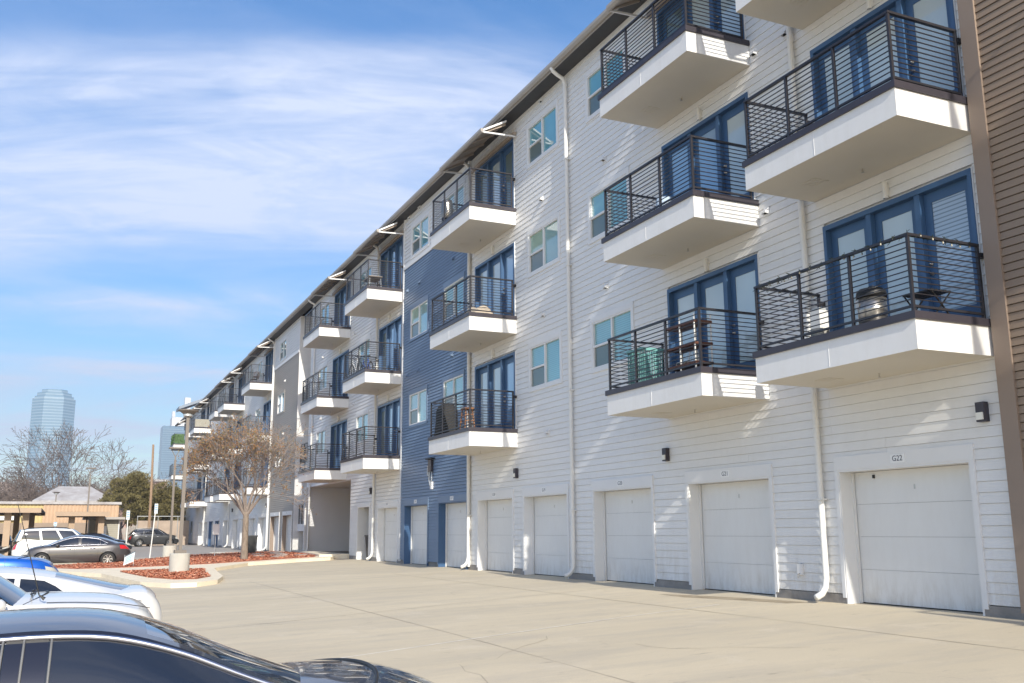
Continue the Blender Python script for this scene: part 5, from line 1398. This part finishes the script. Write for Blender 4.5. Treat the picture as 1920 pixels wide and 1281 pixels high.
    for xd in P['handles']:
        for sd in (1, -1):
            p = sidept(xd, .81); part('door_handle', MB().tube([(xd - .1, (p[1]) * sd, p[2]), (xd - .07, (p[1] + .035) * sd, p[2]), (xd + .07, (p[1] + .035) * sd, p[2]), (xd + .1, (p[1]) * sd, p[2])], .016, m_chrome if P.get('chrome') else pmat, 6))
    for sd in (1, -1):
        p = Bp(P.get('mu', .85)); mm = MB(); c_ = Vector((p.x - .06, (p.y + .13) * sd, p.z + .05))
        vs = []; n = 10
        for i in range(7):
            th = math.pi * i / 6
            for k in range(n):
                ph = 2 * math.pi * k / n; vs.append(c_ + Vector((.09 * math.cos(th), .11 * math.sin(th) * math.cos(ph) * 1.0, .07 * math.sin(th) * math.sin(ph))))
        mm.add(vs, [(i * n + k, i * n + (k + 1) % n, (i + 1) * n + (k + 1) % n, (i + 1) * n + k) for i in range(6) for k in range(n)], P.get('mirror', pmat))
        mm.tube([(p.x, p.y * .97 * sd, p.z + .02), (c_.x, c_.y, c_.z - .05)], .025, m_black, 6)
        part('door_mirror', mm)
    if P.get('rails'):
        for sd in (1, -1):
            mm = MB(); mm.tube([Vector((q.x, (q.y - .03) * sd, q.z + (.07 if 0 < k < 11 else .02))) for k, q in enumerate([Tp(.04 + .9 * k / 11) for k in range(12)])], .018, m_galv if P['rails'] == 1 else m_black, 6); part('roof_rail', mm)
    if P.get('plate'):
        part('licence_plate', MB().box(-a * .995 - .01, -a * .995 + .01, -.17, .17, .62, .78, m_plate), False)
    return root
SED = dict(L=4.85, W=1.84, r=.335, xf=1.42, xr=-1.40, shoulder=[(-2.43, .86), (-2.30, .98), (-1.75, 1.04), (-1.2, 1.02), (0, .985), (1.0, .955), (1.35, .94), (1.9, .86), (2.25, .74), (2.43, .60)],
           gh=(-1.95, 1.34, -1.90, 1.32), wsx=.40, rwx=-.95, taper=.12, roof=[(-1.9, 1.0), (-1.75, 1.06), (-1.45, 1.17), (-1.0, 1.30), (-.5, 1.385), (-.1, 1.405), (.2, 1.375), (.5, 1.29), (.8, 1.17), (1.32, .92)], pillars=[(.17, .27), (.285, .53), (.56, .93)], doors=(-.95, .05, 1.12), handles=(-.72, .27), roofw=.66, n=4.2)
def V(d, **k): q = dict(d); q.update(k); return q
gz = lambda x, y: ground(x, y)
F = -math.pi / 2      # facing the building
# foreground black sedan
make_car('parked_sedan', 'black sedan with chrome window trim filling the bottom left corner', 'car', (5.82, -.12, gz(5.82, -.12)), F,
         V(SED, L=4.9, chrome=1, W=1.86, roofcrown=.06, roof=[(-1.9, 1.0), (-1.4, 1.20), (-1.0, 1.31), (-.5, 1.385), (-.1, 1.40), (.15, 1.378), (.45, 1.29), (.8, 1.135), (1.32, .93)], win=(.05, .92), pillars=[(.17, .265), (.28, .49), (.545, .95)], wsx=.30, hood=(1.5, 2.1), shoulder=[(-2.43, .86), (-2.30, .98), (-1.75, 1.04), (-1.2, 1.01), (0, .975), (.9, .97), (1.35, .985), (1.7, .965), (2.1, .86), (2.3, .76), (2.45, .60)], crown=.07, mirror=m_black), paint('deep_navy_black_car_paint', (.018, .020, .034), .5, .28))
# white minivan
wv = make_car('parked_minivan', 'white minivan with door mirror and aerial, nose towards the garages', 'car', (11.15, 1.27, gz(11.15, 1.3)), F,
         dict(L=4.7, W=1.88, r=.34, xf=1.45, xr=-1.4, shoulder=[(-2.35, 1.0), (-2.2, 1.10), (-1.0, 1.12), (.5, 1.08), (.95, 1.08), (1.5, 1.07), (1.95, 1.02), (2.2, .94), (2.35, .78)], cbow=.07, bow=.03, mu=.965, endk=.6, gh=(-2.15, .92, -1.9, .02), roof=[(-1.9, 1.62), (-1, 1.72), (-.3, 1.71), (.1, 1.66)],
              pillars=[(.05, .32), (.35, .62), (.65, .95)], doors=(-.8, .05, .98), handles=(-.6, .25), roofw=.76, n=3.6, headlight=(.72, .55, .90), crown=.08), paint('white_car_paint', (.71, .71, .70), 0, .3))
ob = bpy.data.objects.new('antenna', MB().tube([(1.15, -.74, 1.16), (1.1, -.74, 1.20), (.85, -.74, 2.05)], [.018, .006, .003], m_black, 6).mesh('antenna')); COL.objects.link(ob); ob.parent = wv
# white coupe, tail towards the garages
make_car('parked_coupe', 'white muscle coupe with thick rear pillar, tail towards the garages', 'car', (13.95, 1.18, gz(13.95, 1.2)), math.pi / 2,
         dict(L=4.84, W=1.92, r=.36, xf=1.5, xr=-1.36, endk=.45, shoulder=[(-2.42, .90), (-2.30, .965), (-1.9, .965), (-1.2, .95), (-.6, .925), (.4, .91), (1.1, .93), (1.5, .95), (2.1, .88), (2.42, .70)], gh=(-2.0, 1.0, -2.0, .98), wsx=.2, rwx=-1.15, roof=[(-2.0, .985), (-1.8, 1.02), (-1.5, 1.095), (-1.1, 1.19), (-.7, 1.25), (-.2, 1.255), (.2, 1.20), (.6, 1.08), (.98, .92)],
              pillars=[(.245, .42), (.44, .90)], win=(.10, .84), taper=.07, doors=(-.55, .95), handles=(-.35,), roofw=.66, n=6.5, taillight=(.93, .34, .54)), paint('white_car_paint_warm', (.72, .71, .695), 0, .28))
# blue car
make_car('parked_sports_car', 'bright blue car low behind the white coupe', 'car', (27.3, 2.35, gz(27.3, 2.3)), F,
         V(SED, W=1.9, shoulder=[(-2.43, .95), (-2.2, 1.05), (0, 1.0), (1.0, 1.05), (1.6, 1.02), (2.1, .95), (2.35, .83), (2.43, .68)]), paint('bright_blue_car_paint', (.005, .10, .50), .3, .25))
make_car('parked_sedan', 'charcoal grey sedan parked side-on behind the mulch island', 'car', (50.9, -.62, gz(50.9, -.6)), math.pi / 2 - .06,
         V(SED, greenws=1, chrome=1, W=1.86, taillight=(.80, .70, .93)), paint('charcoal_metallic_paint', (.055, .050, .052), .25, .35))
SUV = dict(L=4.75, W=1.9, r=.37, xf=1.42, xr=-1.40, shoulder=[(-2.37, 1.0), (-2.25, 1.12), (-1, 1.16), (.8, 1.12), (1.2, 1.12), (1.8, 1.05), (2.2, .95), (2.37, .75)], gh=(-2.2, 1.15, -2.0, .45), roof=[(-2.0, 1.70), (-1.2, 1.77), (.1, 1.76), (.5, 1.71)],
           pillars=[(.06, .33), (.37, .64), (.68, .95)], doors=(-1.0, .1, 1.1), handles=(-.8, .3), roofw=.78, n=5.5, rails=2, taillight=(.93, .45, .88), roofcrown=.04)
make_car('parked_suv', 'boxy white SUV with roof rails behind the charcoal sedan', 'car', (57.6, .05, gz(57, 0)), F + .05, SUV, paint('white_car_paint', (.8, .8, .8)))
make_car('parked_suv', 'black SUV with silver wheels standing on the road beyond the island', 'car', (103.5, -8.15, gz(103.5, -8.1)), F + .05, V(SUV, rails=1, chrome=1, roof=[(-2.0, 1.58), (-1.2, 1.69), (.1, 1.70), (.5, 1.64)], gh=(-2.25, 1.2, -1.75, .35), roofw=.72), paint('black_metallic_paint', (.04, .042, .045), .5, .3))
make_car('parked_sedan', 'black sedan in front of the sage shed', 'car', (74.0, -2.1, gz(74, -2.1)), F, V(SED, L=4.7), paint('black_car_paint', (.012, .013, .016), .3, .25))
make_car('parked_sedan', 'dark sedan in the shade under the left carport', 'car', (73.6, 3.9, gz(73.6, 4)), math.pi, SED, paint('black_car_paint_dull', (.010, .010, .012), .3, .35))
make_car('parked_sedan', 'dark sedan parked under the carport behind the white SUV', 'car', (79.5, -.8, gz(79.5, -.8)), math.pi, SED, paint('black_car_paint_dull', (.010, .010, .012), .3, .35))

# ------------------------------------------------------------ haze
hz = MB().box(-40, 2400, -420, 420, -2, 320, m_dark)
hm = bpy.data.materials.new('pale_air'); hm.use_nodes = True; ht_ = hm.node_tree; ht_.nodes.clear()
ho_ = ht_.nodes.new('ShaderNodeOutputMaterial'); pv = ht_.nodes.new('ShaderNodeVolumePrincipled'); pv.inputs['Color'].default_value = (.80, .88, 1, 1); pv.inputs['Density'].default_value = .00034; pv.inputs['Anisotropy'].default_value = .2
ht_.links.new(pv.outputs[0], ho_.inputs['Volume'])
hz.ms = [hm]; stuff(build('haze', hz))
